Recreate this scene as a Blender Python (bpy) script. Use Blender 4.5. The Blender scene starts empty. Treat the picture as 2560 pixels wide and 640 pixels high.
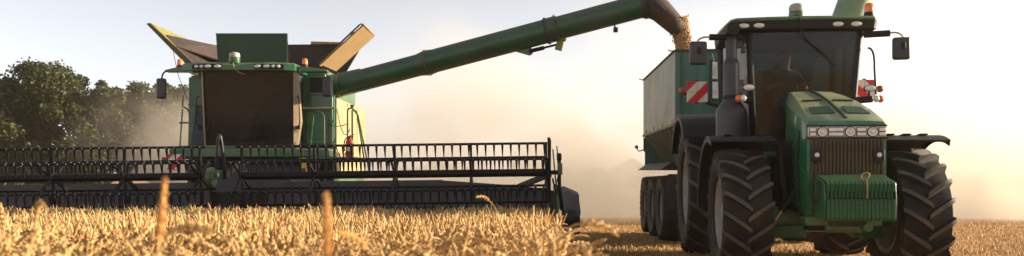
import bpy, bmesh, math, random
import numpy as np
from mathutils import Vector, Matrix, noise as mnoise

random.seed(7); rng = np.random.default_rng(7)
R = math.radians
SC = bpy.context.scene
COL = SC.collection

# ------------------------------------------------------------------ camera
cam_d = bpy.data.cameras.new('camera'); cam = bpy.data.objects.new('camera', cam_d); COL.objects.link(cam)
cam.location = (0, 0, 1.32); cam.rotation_euler = (R(90), 0, 0)
cam_d.sensor_width = 36; cam_d.lens = 28.83; cam_d.shift_y = 0.0422
cam_d.clip_start = 0.05; cam_d.clip_end = 2000
cam_d.dof.use_dof = True; cam_d.dof.focus_distance = 12.6; cam_d.dof.aperture_fstop = 2.4
SC.camera = cam

# ------------------------------------------------------------------ sky and sun
SUN_AZ, SUN_EL = 83.0, 14.0          # azimuth from +Y (view) towards +X
world = bpy.data.worlds.new('World'); SC.world = world; world.use_nodes = True
wn, wl = world.node_tree.nodes, world.node_tree.links
sky = wn.new('ShaderNodeTexSky'); sky.sky_type = 'NISHITA'; sky.sun_disc = False
sky.sun_elevation = R(SUN_EL); sky.sun_rotation = R(SUN_AZ)
sky.air_density = 0.6; sky.dust_density = 1.0; sky.ozone_density = 1.0; sky.altitude = 0
hs = wn.new('ShaderNodeHueSaturation'); hs.inputs['Saturation'].default_value = .20; wl.new(sky.outputs[0], hs.inputs['Color']); wl.new(hs.outputs[0], wn['Background'].inputs[0]); wn['Background'].inputs[1].default_value = 0.102
sun_d = bpy.data.lights.new('sun', 'SUN'); sun = bpy.data.objects.new('sun', sun_d); COL.objects.link(sun)
sun_d.energy = 5.0; sun_d.angle = R(0.6); sun_d.color = (1.0, 0.80, 0.57)
sv = Vector((math.sin(R(SUN_AZ))*math.cos(R(SUN_EL)), math.cos(R(SUN_AZ))*math.cos(R(SUN_EL)), math.sin(R(SUN_EL))))
sun.rotation_euler = sv.to_track_quat('Z', 'Y').to_euler()
SC.view_settings.view_transform = 'Standard'; SC.view_settings.look = 'None'
SC.view_settings.exposure = 1.3; SC.view_settings.gamma = 1
SC.view_settings.use_curve_mapping = False
SC.render.engine = 'CYCLES'
SC.cycles.use_denoising = True
SC.cycles.max_bounces = 8; SC.cycles.volume_bounces = 1; SC.cycles.transparent_max_bounces = 12
SC.cycles.volume_step_rate = 0.6; SC.cycles.volume_max_steps = 256

# ------------------------------------------------------------------ helpers
def tag(o, label=None, cat=None, group=None, kind=None):
    if label: o['label'] = label
    if cat: o['category'] = cat
    if group: o['group'] = group
    if kind: o['kind'] = kind
    return o

def empty(name, loc=(0, 0, 0), rz=0.0, ry=0.0):
    o = bpy.data.objects.new(name, None); COL.objects.link(o)
    o.location = loc; o.rotation_euler = (0, ry, rz); o.empty_display_size = .3
    return o

class MB:
    def __init__(s): s.v = []; s.f = []
    def add(s, vs, fs):
        b = len(s.v); s.v += [tuple(p) for p in vs]; s.f += [tuple(i + b for i in f) for f in fs]; return s
    def box(s, lo, hi, m=None):
        x0, y0, z0 = lo; x1, y1, z1 = hi
        vs = [Vector(p) for p in ((x0,y0,z0),(x1,y0,z0),(x1,y1,z0),(x0,y1,z0),(x0,y0,z1),(x1,y0,z1),(x1,y1,z1),(x0,y1,z1))]
        if m is not None: vs = [m @ p for p in vs]
        return s.add(vs, [(3,2,1,0),(4,5,6,7),(0,1,5,4),(1,2,6,5),(2,3,7,6),(3,0,4,7)])
    def cbox(s, c, size, rot=(0, 0, 0)):
        m = Matrix.Translation(c) @ Matrix.Rotation(rot[2],4,'Z') @ Matrix.Rotation(rot[1],4,'Y') @ Matrix.Rotation(rot[0],4,'X')
        h = [d/2 for d in size]
        return s.box((-h[0],-h[1],-h[2]), h, m)
    def bar(s, p, q, w, h=None):
        # rectangular bar from p to q; w = width, h = height across
        p, q = Vector(p), Vector(q); d = (q - p); L = d.length; d.normalize()
        h = h or w
        u = d.cross(Vector((0, 0, 1)))
        if u.length < 1e-4: u = Vector((1, 0, 0))
        u.normalize(); t = u.cross(d)
        vs = []
        for e in (p, q):
            for a, b in ((-1,-1),(1,-1),(1,1),(-1,1)): vs.append(e + u*(a*w/2) + t*(b*h/2))
        return s.add(vs, [(3,2,1,0),(4,5,6,7),(0,1,5,4),(1,2,6,5),(2,3,7,6),(3,0,4,7)])
    def tube(s, pts, r, n=10, closed=False, caps=True):
        pts = [Vector(p) for p in pts]; N = len(pts)
        rs = r if isinstance(r, (list, tuple)) else [r]*N
        rings = []; prev = None
        for i, p in enumerate(pts):
            a = pts[(i-1) % N] if (closed or i > 0) else p
            b = pts[(i+1) % N] if (closed or i < N-1) else p
            d = (b - a).normalized()
            if prev is None:
                u = d.cross(Vector((0, 0, 1)))
                if u.length < 1e-3: u = d.cross(Vector((0, 1, 0)))
            else:
                u = prev - d*prev.dot(d)
                if u.length < 1e-4: u = d.cross(Vector((0, 1, 0)))
            u.normalize(); prev = u; w = d.cross(u)
            rings.append([p + (u*math.cos(2*math.pi*k/n) + w*math.sin(2*math.pi*k/n))*rs[i] for k in range(n)])
        return s.rings(rings, closed, caps)
    def rings(s, rings, closed=False, caps=True):
        n = len(rings[0]); N = len(rings); vs = [p for r in rings for p in r]; fs = []
        for i in range(N if closed else N-1):
            j = (i+1) % N
            for k in range(n):
                l = (k+1) % n
                fs.append((i*n+k, i*n+l, j*n+l, j*n+k))
        if caps and not closed:
            fs.append(tuple(range(n-1, -1, -1))); fs.append(tuple((N-1)*n+k for k in range(n)))
        return s.add(vs, fs)
    def lathe(s, prof, c=(0,0,0), axis='Z', n=24, caps=True):
        # prof: list of (radius, height)
        rings = []
        for r, h in prof:
            ring = []
            for k in range(n):
                a = 2*math.pi*k/n; x, y = r*math.cos(a), r*math.sin(a)
                p = (x, y, h) if axis == 'Z' else ((h, x, y) if axis == 'X' else (y, h, x))
                ring.append((p[0]+c[0], p[1]+c[1], p[2]+c[2]))
            rings.append(ring)
        return s.rings(rings, False, caps)
    def prism(s, poly, d):
        # poly: 3-D outline, d: offset vector
        n = len(poly); d = Vector(d); a = [Vector(p) for p in poly]; b = [p + d for p in a]
        fs = [tuple(range(n-1, -1, -1)), tuple(range(n, 2*n))] + [(k, (k+1) % n, n+(k+1) % n, n+k) for k in range(n)]
        return s.add(a + b, fs)
    def ball(s, c, r, n=12, m=8):
        rx, ry, rz = r if isinstance(r, (list, tuple)) else (r, r, r)
        vs = [(c[0], c[1], c[2]+rz)]; fs = []
        for i in range(1, m):
            t = math.pi*i/m
            for k in range(n):
                a = 2*math.pi*k/n
                vs.append((c[0]+rx*math.sin(t)*math.cos(a), c[1]+ry*math.sin(t)*math.sin(a), c[2]+rz*math.cos(t)))
        vs.append((c[0], c[1], c[2]-rz)); L = len(vs)-1
        for k in range(n): fs.append((0, 1+k, 1+(k+1) % n))
        for i in range(m-2):
            for k in range(n):
                fs.append((1+i*n+k, 1+(i+1)*n+k, 1+(i+1)*n+(k+1) % n, 1+i*n+(k+1) % n))
        for k in range(n): fs.append((L, 1+(m-2)*n+(k+1) % n, 1+(m-2)*n+k))
        return s.add(vs, fs)
    def mesh(s, name):
        me = bpy.data.meshes.new(name); me.from_pydata(s.v, [], s.f); me.update()
        bm = bmesh.new(); bm.from_mesh(me); bmesh.ops.recalc_face_normals(bm, faces=bm.faces); bm.to_mesh(me); bm.free()
        return me
    def build(s, name, mat, parent=None, smooth=True, bevel=0.0, ang=38, seg=2):
        me = s.mesh(name)
        if smooth:
            me.polygons.foreach_set('use_smooth', [True]*len(me.polygons)); me.set_sharp_from_angle(angle=R(ang))
        me.materials.append(mat)
        o = bpy.data.objects.new(name, me); COL.objects.link(o); o.parent = parent
        if bevel:
            b = o.modifiers.new('bevel', 'BEVEL'); b.width = bevel; b.segments = seg; b.limit_method = 'ANGLE'; b.angle_limit = R(40)
        return o

def inst(name, me, parent, loc=(0,0,0), rot=(0,0,0), scale=(1,1,1)):
    o = bpy.data.objects.new(name, me); COL.objects.link(o); o.parent = parent
    o.location = loc; o.rotation_euler = rot; o.scale = scale
    return o

def fast_mesh(name, V, F, mat, smooth=False):
    # V (N,3), F (M,k)
    me = bpy.data.meshes.new(name); M, k = F.shape
    me.vertices.add(len(V)); me.vertices.foreach_set('co', np.ascontiguousarray(V, dtype=np.float32).ravel())
    me.loops.add(M*k); me.loops.foreach_set('vertex_index', np.ascontiguousarray(F, dtype=np.int32).ravel())
    me.polygons.add(M); me.polygons.foreach_set('loop_start', np.arange(0, M*k, k, dtype=np.int32))
    if smooth: me.polygons.foreach_set('use_smooth', np.ones(M, dtype=bool))
    me.update(calc_edges=True); me.validate()
    me.materials.append(mat)
    o = bpy.data.objects.new(name, me); COL.objects.link(o)
    return o

# ------------------------------------------------------------------ materials
def new_mat(name):
    m = bpy.data.materials.new(name); m.use_nodes = True
    nt = m.node_tree; return m, nt.nodes, nt.links, nt.nodes['Principled BSDF']

def setp(b, **k):
    names = dict(rough='Roughness', metal='Metallic', spec='Specular IOR Level', alpha='Alpha', trans='Transmission Weight', coat='Coat Weight')
    for a, v in k.items(): b.inputs[names[a]].default_value = v

def rgba(c): return (c[0], c[1], c[2], 1)

def surf(name, col, col2=None, rough=.5, metal=0, scale=4.0, dust=0.0, dustcol=(.36, .25, .14), topdust=0.0, bump=0.0, bscale=60, stretch=(1,1,1), spec=.5, coat=0, thresh=(.42, .68)):
    """paint / rubber / metal with uneven colour, blotchy settled dust and fine relief"""
    m, n, l, b = new_mat(name); setp(b, rough=rough, metal=metal, spec=spec, coat=coat)
    tc = n.new('ShaderNodeTexCoord'); mp = n.new('ShaderNodeMapping'); mp.inputs['Scale'].default_value = stretch
    l.new(tc.outputs['Object'], mp.inputs[0])
    nz = n.new('ShaderNodeTexNoise'); nz.inputs['Scale'].default_value = scale; nz.inputs['Detail'].default_value = 8; nz.inputs['Roughness'].default_value = .65
    l.new(mp.outputs[0], nz.inputs['Vector'])
    rp = n.new('ShaderNodeValToRGB'); c2 = col2 or tuple(min(1, c*1.45+.004) for c in col)
    rp.color_ramp.elements[0].position = .3; rp.color_ramp.elements[1].position = .72
    rp.color_ramp.elements[0].color = rgba(tuple(c*.75 for c in col)); rp.color_ramp.elements[1].color = rgba(c2)
    l.new(nz.outputs['Fac'], rp.inputs[0]); out = rp.outputs[0]
    if dust or topdust:
        nd = n.new('ShaderNodeTexNoise'); nd.inputs['Scale'].default_value = scale*.7; nd.inputs['Detail'].default_value = 10; nd.inputs['Roughness'].default_value = .7
        l.new(mp.outputs[0], nd.inputs['Vector'])
        mr = n.new('ShaderNodeMapRange'); mr.inputs['From Min'].default_value = thresh[0]; mr.inputs['From Max'].default_value = thresh[1]; mr.inputs['To Max'].default_value = dust
        l.new(nd.outputs['Fac'], mr.inputs['Value']); fac = mr.outputs[0]
        if topdust:
            g = n.new('ShaderNodeNewGeometry'); sx = n.new('ShaderNodeSeparateXYZ'); l.new(g.outputs['Normal'], sx.inputs[0])
            m2 = n.new('ShaderNodeMapRange'); m2.inputs['From Min'].default_value = .1; m2.inputs['From Max'].default_value = .95; m2.inputs['To Max'].default_value = topdust
            l.new(sx.outputs['Z'], m2.inputs['Value'])
            mm = n.new('ShaderNodeMath'); mm.operation = 'MULTIPLY'; l.new(m2.outputs[0], mm.inputs[0])
            m3 = n.new('ShaderNodeMapRange'); m3.inputs['From Min'].default_value = .3; m3.inputs['From Max'].default_value = .6; m3.inputs['To Min'].default_value = .35
            l.new(nd.outputs['Fac'], m3.inputs['Value']); l.new(m3.outputs[0], mm.inputs[1])
            ad = n.new('ShaderNodeMath'); ad.operation = 'MAXIMUM'; l.new(fac, ad.inputs[0]); l.new(mm.outputs[0], ad.inputs[1]); fac = ad.outputs[0]
        mx = n.new('ShaderNodeMix'); mx.data_type = 'RGBA'; l.new(fac, mx.inputs['Factor']); l.new(out, mx.inputs['A']); mx.inputs['B'].default_value = rgba(dustcol); out = mx.outputs['Result']
        rr = n.new('ShaderNodeMapRange'); rr.inputs['To Min'].default_value = rough; rr.inputs['To Max'].default_value = .9; l.new(fac, rr.inputs['Value']); l.new(rr.outputs[0], b.inputs['Roughness'])
    l.new(out, b.inputs['Base Color'])
    if bump:
        nb = n.new('ShaderNodeTexNoise'); nb.inputs['Scale'].default_value = bscale; nb.inputs['Detail'].default_value = 5; l.new(mp.outputs[0], nb.inputs['Vector'])
        bp = n.new('ShaderNodeBump'); bp.inputs['Strength'].default_value = bump; bp.inputs['Distance'].default_value = .01
        l.new(nb.outputs['Fac'], bp.inputs['Height']); l.new(bp.outputs[0], b.inputs['Normal'])
    return m

def glass(name, tint, dustcol, dust, rough=.05):
    """thin pane: tinted see-through, mirror sheen and a film of field dust"""
    m, n, l, b = new_mat(name); n.remove(b); out = n['Material Output']
    tr = n.new('ShaderNodeBsdfTransparent'); tr.inputs[0].default_value = rgba(tint)
    gl = n.new('ShaderNodeBsdfGlossy'); gl.inputs['Roughness'].default_value = rough
    fr = n.new('ShaderNodeFresnel'); fr.inputs[0].default_value = 1.45
    m1 = n.new('ShaderNodeMixShader'); l.new(fr.outputs[0], m1.inputs[0]); l.new(tr.outputs[0], m1.inputs[1]); l.new(gl.outputs[0], m1.inputs[2])
    df = n.new('ShaderNodeBsdfDiffuse'); df.inputs[0].default_value = rgba(dustcol)
    tc = n.new('ShaderNodeTexCoord'); nz = n.new('ShaderNodeTexNoise'); nz.inputs['Scale'].default_value = 2.2; nz.inputs['Detail'].default_value = 6
    l.new(tc.outputs['Object'], nz.inputs['Vector'])
    mr = n.new('ShaderNodeMapRange'); mr.inputs['From Min'].default_value = .3; mr.inputs['From Max'].default_value = .75; mr.inputs['To Min'].default_value = dust*.5; mr.inputs['To Max'].default_value = dust*1.5
    l.new(nz.outputs['Fac'], mr.inputs['Value'])
    m2 = n.new('ShaderNodeMixShader'); l.new(mr.outputs[0], m2.inputs[0]); l.new(m1.outputs[0], m2.inputs[1]); l.new(df.outputs[0], m2.inputs[2])
    l.new(m2.outputs[0], out.inputs[0]); return m

def stripes(name, sgn, cx, cz):
    """retro-reflective red and white diagonal board print"""
    m, n, l, b = new_mat(name); setp(b, rough=.45)
    tc = n.new('ShaderNodeTexCoord'); sx = n.new('ShaderNodeSeparateXYZ'); l.new(tc.outputs['Object'], sx.inputs[0])
    a = n.new('ShaderNodeMath'); a.operation = 'MULTIPLY_ADD'; a.inputs[1].default_value = sgn; a.inputs[2].default_value = -sgn*cx + cz + 9.6
    l.new(sx.outputs['X'], a.inputs[0])
    c = n.new('ShaderNodeMath'); c.operation = 'SUBTRACT'; l.new(a.outputs[0], c.inputs[0]); l.new(sx.outputs['Z'], c.inputs[1])
    d = n.new('ShaderNodeMath'); d.operation = 'MULTIPLY_ADD'; d.inputs[1].default_value = 1/.32; d.inputs[2].default_value = 0; l.new(c.outputs[0], d.inputs[0])
    e = n.new('ShaderNodeMath'); e.operation = 'FRACT'; l.new(d.outputs[0], e.inputs[0])
    g = n.new('ShaderNodeMath'); g.operation = 'GREATER_THAN'; g.inputs[1].default_value = .5; l.new(e.outputs[0], g.inputs[0])
    nz = n.new('ShaderNodeTexNoise'); nz.inputs['Scale'].default_value = 14; nz.inputs['Detail'].default_value = 6; l.new(tc.outputs['Object'], nz.inputs['Vector'])
    mx = n.new('ShaderNodeMix'); mx.data_type = 'RGBA'; l.new(g.outputs[0], mx.inputs['Factor'])
    mx.inputs['A'].default_value = (.75, .015, .025, 1); mx.inputs['B'].default_value = (.85, .78, .66, 1)
    m2 = n.new('ShaderNodeMix'); m2.data_type = 'RGBA'; m2.blend_type = 'MULTIPLY'; m2.inputs['Factor'].default_value = .25
    l.new(mx.outputs['Result'], m2.inputs['A']); l.new(nz.outputs['Color'], m2.inputs['B']); l.new(m2.outputs['Result'], b.inputs['Base Color'])
    return m

def plant(name, cols, transl=.35, rough=.6):
    """straw / leaf: colour differs from piece to piece, light passes through"""
    m, n, l, b = new_mat(name); setp(b, rough=rough, spec=.3); out = n['Material Output']
    g = n.new('ShaderNodeNewGeometry'); rp = n.new('ShaderNodeValToRGB'); l.new(g.outputs['Random Per Island'], rp.inputs[0])
    els = rp.color_ramp.elements
    while len(els) < len(cols): els.new(.5)
    for i, c in enumerate(cols): els[i].position = i/(len(cols)-1); els[i].color = rgba(c)
    l.new(rp.outputs[0], b.inputs['Base Color'])
    t = n.new('ShaderNodeBsdfTranslucent'); l.new(rp.outputs[0], t.inputs[0])
    mx = n.new('ShaderNodeMixShader'); mx.inputs[0].default_value = transl; l.new(b.outputs[0], mx.inputs[1]); l.new(t.outputs[0], mx.inputs[2]); l.new(mx.outputs[0], out.inputs[0])
    return m

DUST = (.40, .28, .15)
M = {}
M['green'] = surf('green_paint', (.012, .092, .034), (.018, .135, .05), .33, scale=3, dust=.25, topdust=.5, dustcol=DUST, coat=.15)
M['green_clean'] = surf('green_paint_clean', (.008, .092, .028), (.014, .13, .042), .28, scale=3, dust=.15, topdust=.35, dustcol=DUST, coat=.3)
M['bonnet'] = surf('bonnet_green', (.006, .105, .042), (.012, .15, .066), .25, scale=3, dust=.10, topdust=.72, dustcol=(.34, .31, .17), coat=.4)  # pale top: settled dust plus the beige sky reflection, painted in
M['divider'] = surf('divider_plastic', (.045, .045, .05), (.07, .068, .068), .5, scale=3, dust=.5, dustcol=(.12, .10, .08))
M['weight'] = surf('weight_green', (.003, .070, .024), (.006, .100, .036), .42, scale=4, dust=.08, topdust=.10, dustcol=DUST, spec=.3)
M['back_sheet'] = surf('back_sheet', (.085, .082, .085), (.12, .115, .115), .6, scale=3, dust=.5, dustcol=(.14, .11, .085))
M['deck'] = surf('deck_sheet', (.060, .088, .088), (.085, .115, .112), .6, scale=3, dust=.4, dustcol=(.06, .05, .04))
M['fin'] = surf('fin_paint', (.15, .135, .075), (.22, .19, .11), .6, scale=5, dust=.4, dustcol=(.06, .06, .04))
M['tan'] = surf('tan_trim', (.22, .165, .085), (.3, .23, .13), .55, scale=4, dust=.4, dustcol=(.12, .09, .05))
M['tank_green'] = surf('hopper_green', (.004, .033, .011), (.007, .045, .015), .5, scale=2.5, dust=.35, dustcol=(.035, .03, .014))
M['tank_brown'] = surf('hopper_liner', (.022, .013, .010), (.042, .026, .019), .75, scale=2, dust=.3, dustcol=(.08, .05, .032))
M['tank_yellow'] = surf('hopper_flap', (.25, .16, .055), (.33, .22, .085), .7, scale=3, dust=.5, dustcol=(.28, .19, .085), stretch=(1, 4, 1))
M['flap_inner_sunlit'] = surf('flap_inner_sunlit', (.17, .18, .03), (.24, .23, .05), .6, scale=4, dust=.4, dustcol=DUST)  # yellow-green holds the sunlight on the upper flap
M['auger'] = surf('auger_green', (.008, .072, .028), (.012, .095, .040), .38, scale=2.2, dust=.45, topdust=.85, dustcol=(.105, .078, .062), coat=.15)
M['cream'] = surf('cream_side_panel', (.32, .245, .115), (.40, .31, .16), .55, scale=2, dust=.5, dustcol=(.36, .27, .15))  # cream all over with soft blotches
M['lip'] = surf('worn_edge', (.07, .06, .025), (.12, .09, .04), .7, scale=9, dust=.5, dustcol=(.12, .08, .04))
M['black'] = surf('black_plastic', (.006, .006, .008), (.011, .011, .012), .5, scale=5, spec=.3, dust=.25, topdust=.3, dustcol=(.05, .04, .033))
M['steel_dark'] = surf('dark_steel', (.006, .006, .009), (.011, .011, .014), .42, scale=6, spec=.3, dust=.2, topdust=.1, dustcol=(.03, .025, .022), metal=.2)
M['grey_plastic'] = surf('grey_plastic', (.020, .020, .024), (.034, .033, .036), .36, scale=3, dust=.3, dustcol=(.07, .055, .045))
M['grey_sheet'] = surf('grey_sheet', (.020, .020, .021), (.034, .033, .033), .6, scale=3, dust=.4, dustcol=(.06, .046, .036), stretch=(1, 1, 3))
M['chrome'] = surf('bright_metal', (.55, .54, .52), None, .25, metal=1, scale=8)
M['steel'] = surf('worn_steel', (.25, .24, .22), None, .4, metal=.8, scale=8, dust=.4, dustcol=(.2, .14, .09))
M['tyre'] = surf('tyre_rubber', (.010, .0095, .0095), (.018, .0165, .016), .6, scale=3.5, spec=.22, dust=.6, topdust=.1, dustcol=(.07, .05, .036), bump=.25, bscale=45, thresh=(.40, .7))
M['lug'] = surf('worn_lug_face', (.050, .043, .037), (.085, .070, .056), .6, scale=6, spec=.3, dust=.6, dustcol=(.15, .105, .068), bump=.2, bscale=60)
M['tyre_dusty'] = surf('tyre_rubber_dusty', (.014, .012, .011), (.022, .020, .018), .7, scale=3.5, dust=.7, dustcol=(.06, .044, .031), bump=.25, bscale=45)
M['rim'] = surf('rim_paint', (.26, .235, .19), (.36, .33, .27), .5, scale=5, dust=.5, dustcol=(.24, .19, .14))
M['teal'] = surf('trailer_green', (.040, .125, .092), (.062, .165, .125), .55, scale=2.2, dust=.6, dustcol=(.06, .045, .026), stretch=(3, 3, .35), thresh=(.5, .72))
M['teal_dark'] = surf('trailer_dark', (.010, .036, .034), (.016, .048, .045), .55, scale=3, dust=.35, dustcol=(.04, .03, .02))
M['trailer_side'] = surf('trailer_side_sheet', (.27, .295, .255), (.36, .38, .335), .55, scale=1.3, dust=.6, dustcol=(.24, .20, .185), stretch=(1, 1, .6), thresh=(.52, .66))
M['trailer_frame'] = surf('trailer_frame', (.018, .018, .021), (.028, .027, .027), .6, scale=4, dust=.5, dustcol=(.055, .04, .028))
M['rust_edge'] = surf('rusty_edge', (.25, .16, .05), (.4, .28, .1), .8, scale=9)
M['grille'] = surf('dusty_grille', (.075, .044, .023), (.135, .082, .043), .85, scale=9, dust=.7, dustcol=(.025, .018, .013), bump=.5, bscale=140, stretch=(1, 1, .5))
M['band'] = surf('light_band', (.52, .50, .46), (.64, .61, .56), .25, scale=18, dust=.3, dustcol=(.25, .2, .14), coat=.5)
M['red'] = surf('red_paint', (.30, .015, .012), (.45, .03, .02), .35, scale=6, dust=.25, dustcol=DUST)
M['yellow'] = surf('yellow_paint', (.65, .42, .02), None, .45, scale=5, dust=.3, dustcol=DUST)
M['white'] = surf('white_print', (.6, .58, .54), None, .5, scale=6, dust=.3, dustcol=DUST)
M['amber'] = surf('amber_lens', (.75, .14, .01), (.9, .22, .015), .2, scale=10, coat=.5)
M['redlens'] = surf('red_lens', (.35, .03, .02), (.45, .06, .04), .25, scale=10, dust=.3, dustcol=(.4, .28, .2))
M['lamp'] = surf('lamp_lens', (.72, .69, .63), (.85, .82, .76), .12, metal=.1, scale=25, dust=.25, dustcol=(.45, .37, .27), coat=.5)
M['dome_white'] = surf('dome_white', (.30, .29, .26), None, .45, scale=9, dust=.5, dustcol=(.25, .2, .13))
M['interior'] = surf('cab_interior', (.010, .0095, .0095), (.017, .016, .015), .8, scale=5)
M['cab_glass'] = glass('tractor_glass', (.46, .48, .48), (.12, .10, .09), .05)
M['side_glass'] = glass('side_glass', (.80, .84, .84), (.3, .28, .25), .05)
M['combine_glass'] = glass('combine_glass', (.52, .52, .52), (.085, .078, .074), .19)
M['bluish_glass'] = glass('dusty_side_glass', (.45, .48, .52), (.09, .09, .12), .55)
M['skin'] = surf('skin', (.42, .24, .16), None, .5, scale=9)
M['hair'] = surf('hair', (.11, .065, .035), None, .6, scale=30)
M['shirt'] = surf('shirt', (.045, .05, .055), None, .85, scale=12)
M['grain'] = surf('grain', (.40, .22, .08), (.54, .33, .14), .7, scale=40)

# ------------------------------------------------------------------ ground
def g_z(x, y):
    """gentle rise: high by the camera, falling away behind the machines"""
    z = 0.035*np.maximum(0, 10 - y)
    d = np.clip(y - 10, 0, 28); z = z - .00117*d*d
    e = np.clip(y - 38, 0, 22); z = z - (.0655*e - .0655*e*e/44)
    return z

def ground():
    xs = np.concatenate([np.linspace(-190, -14, 14)[:-1], np.linspace(-14, 26, 101), np.linspace(26, 190, 14)[1:]])
    ys = np.concatenate([np.linspace(-60, -2, 8)[:-1], np.linspace(-2, 62, 161), np.linspace(62, 330, 18)[1:]])
    X, Y = np.meshgrid(xs, ys); Z = g_z(X, Y) + 0.018*np.sin(X*1.7+.4*Y)*np.sin(Y*.9) + .012*np.sin(X*5.1)
    V = np.stack([X, Y, Z], -1).reshape(-1, 3); nx, ny = len(xs), len(ys)
    I = np.arange(nx*ny).reshape(ny, nx)
    F = np.stack([I[:-1, :-1], I[:-1, 1:], I[1:, 1:], I[1:, :-1]], -1).reshape(-1, 4)
    m, n, l, b = new_mat('stubble_soil'); setp(b, rough=.95, spec=.2)
    tc = n.new('ShaderNodeTexCoord'); mp = n.new('ShaderNodeMapping'); mp.inputs['Scale'].default_value = (1, .35, 1); l.new(tc.outputs['Object'], mp.inputs[0])
    n1 = n.new('ShaderNodeTexNoise'); n1.inputs['Scale'].default_value = 9; n1.inputs['Detail'].default_value = 9; n1.inputs['Roughness'].default_value = .75; l.new(mp.outputs[0], n1.inputs['Vector'])
    n2 = n.new('ShaderNodeTexNoise'); n2.inputs['Scale'].default_value = .5; n2.inputs['Detail'].default_value = 3; l.new(tc.outputs['Object'], n2.inputs['Vector'])
    rp = n.new('ShaderNodeValToRGB'); e = rp.color_ramp.elements; e[0].position = .32; e[0].color = (.13, .065, .024, 1); e[1].position = .66; e[1].color = (.58, .34, .12, 1)
    ad = n.new('ShaderNodeMath'); ad.operation = 'MULTIPLY_ADD'; ad.inputs[1].default_value = .3; l.new(n2.outputs['Fac'], ad.inputs[0]); 
    sb = n.new('ShaderNodeMath'); sb.operation = 'SUBTRACT'; sb.inputs[1].default_value = .15; l.new(n1.outputs['Fac'], sb.inputs[0]); l.new(sb.outputs[0], ad.inputs[2])
    l.new(ad.outputs[0], rp.inputs[0]); l.new(rp.outputs[0], b.inputs['Base Color'])
    bp = n.new('ShaderNodeBump'); bp.inputs['Strength'].default_value = .8; bp.inputs['Distance'].default_value = .04; l.new(n1.outputs['Fac'], bp.inputs['Height']); l.new(bp.outputs[0], b.inputs['Normal'])
    o = fast_mesh('ground', V, F, m, True); tag(o, 'golden stubble field ground rising towards the camera', 'ground', kind='structure')
ground()

def wheat_edge(y): return np.interp(y, [0, 1.5, 6, 13], [0, .10, .33, .55])

def stubble():
    n = 90000
    y = 7 + 31*rng.random(n)**1.15; x = np.empty(n)
    a = rng.random(n)
    lo = np.maximum(wheat_edge(np.minimum(y, 13)) + .05, 0) ; hi = .66*y + 1
    x = lo + (hi - lo)*a
    x = np.where(rng.random(n) < .6, np.round(x/.14)*.14 + rng.normal(0, .018, n), x)     # drilled rows
    beh = (y > 15.5) & (rng.random(n) < .25); x = np.where(beh, -10 + 12*rng.random(n), x)
    keep = (x > lo) | (y > 15.0); x, y = x[keep], y[keep]; n = len(x)
    z = g_z(x, y) - .01
    h = .03 + .055*rng.random(n); w = .005 + .005*rng.random(n) + .00025*y
    flat = rng.random(n) < .5
    th = rng.random(n)*2*np.pi; lean = np.where(flat, 1.25, .28*rng.random(n)); h = np.where(flat, h*1.6, h)
    dx, dy = np.cos(th)*np.sin(lean), np.sin(th)*np.sin(lean); dz = np.cos(lean)
    P = np.stack([x, y, z], -1); T = P + np.stack([dx, dy, dz], -1)*h[:, None]
    ph = rng.random(n)*np.pi; S = np.stack([np.cos(ph), np.sin(ph), 0*ph], -1)*w[:, None]; S2 = np.stack([-np.sin(ph), np.cos(ph), 0*ph], -1)*w[:, None]
    V = np.stack([P-S/2, P+S/2, P+S2, T-S*.4, T+S*.4, T+S2*.8], 1).reshape(-1, 3)
    b = np.arange(n)[:, None]*6
    F = np.concatenate([b+np.array([[0,1,4,3]]), b+np.array([[1,2,5,4]]), b+np.array([[2,0,3,5]])])
    m = plant('straw', [(.36, .20, .07), (.58, .37, .15), (.68, .47, .22), (.46, .27, .10)], .25)
    o = fast_mesh('stubble', V, F, m); tag(o, 'short cut golden straw stubble around the tractor', 'stubble', kind='stuff')
stubble()

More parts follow.
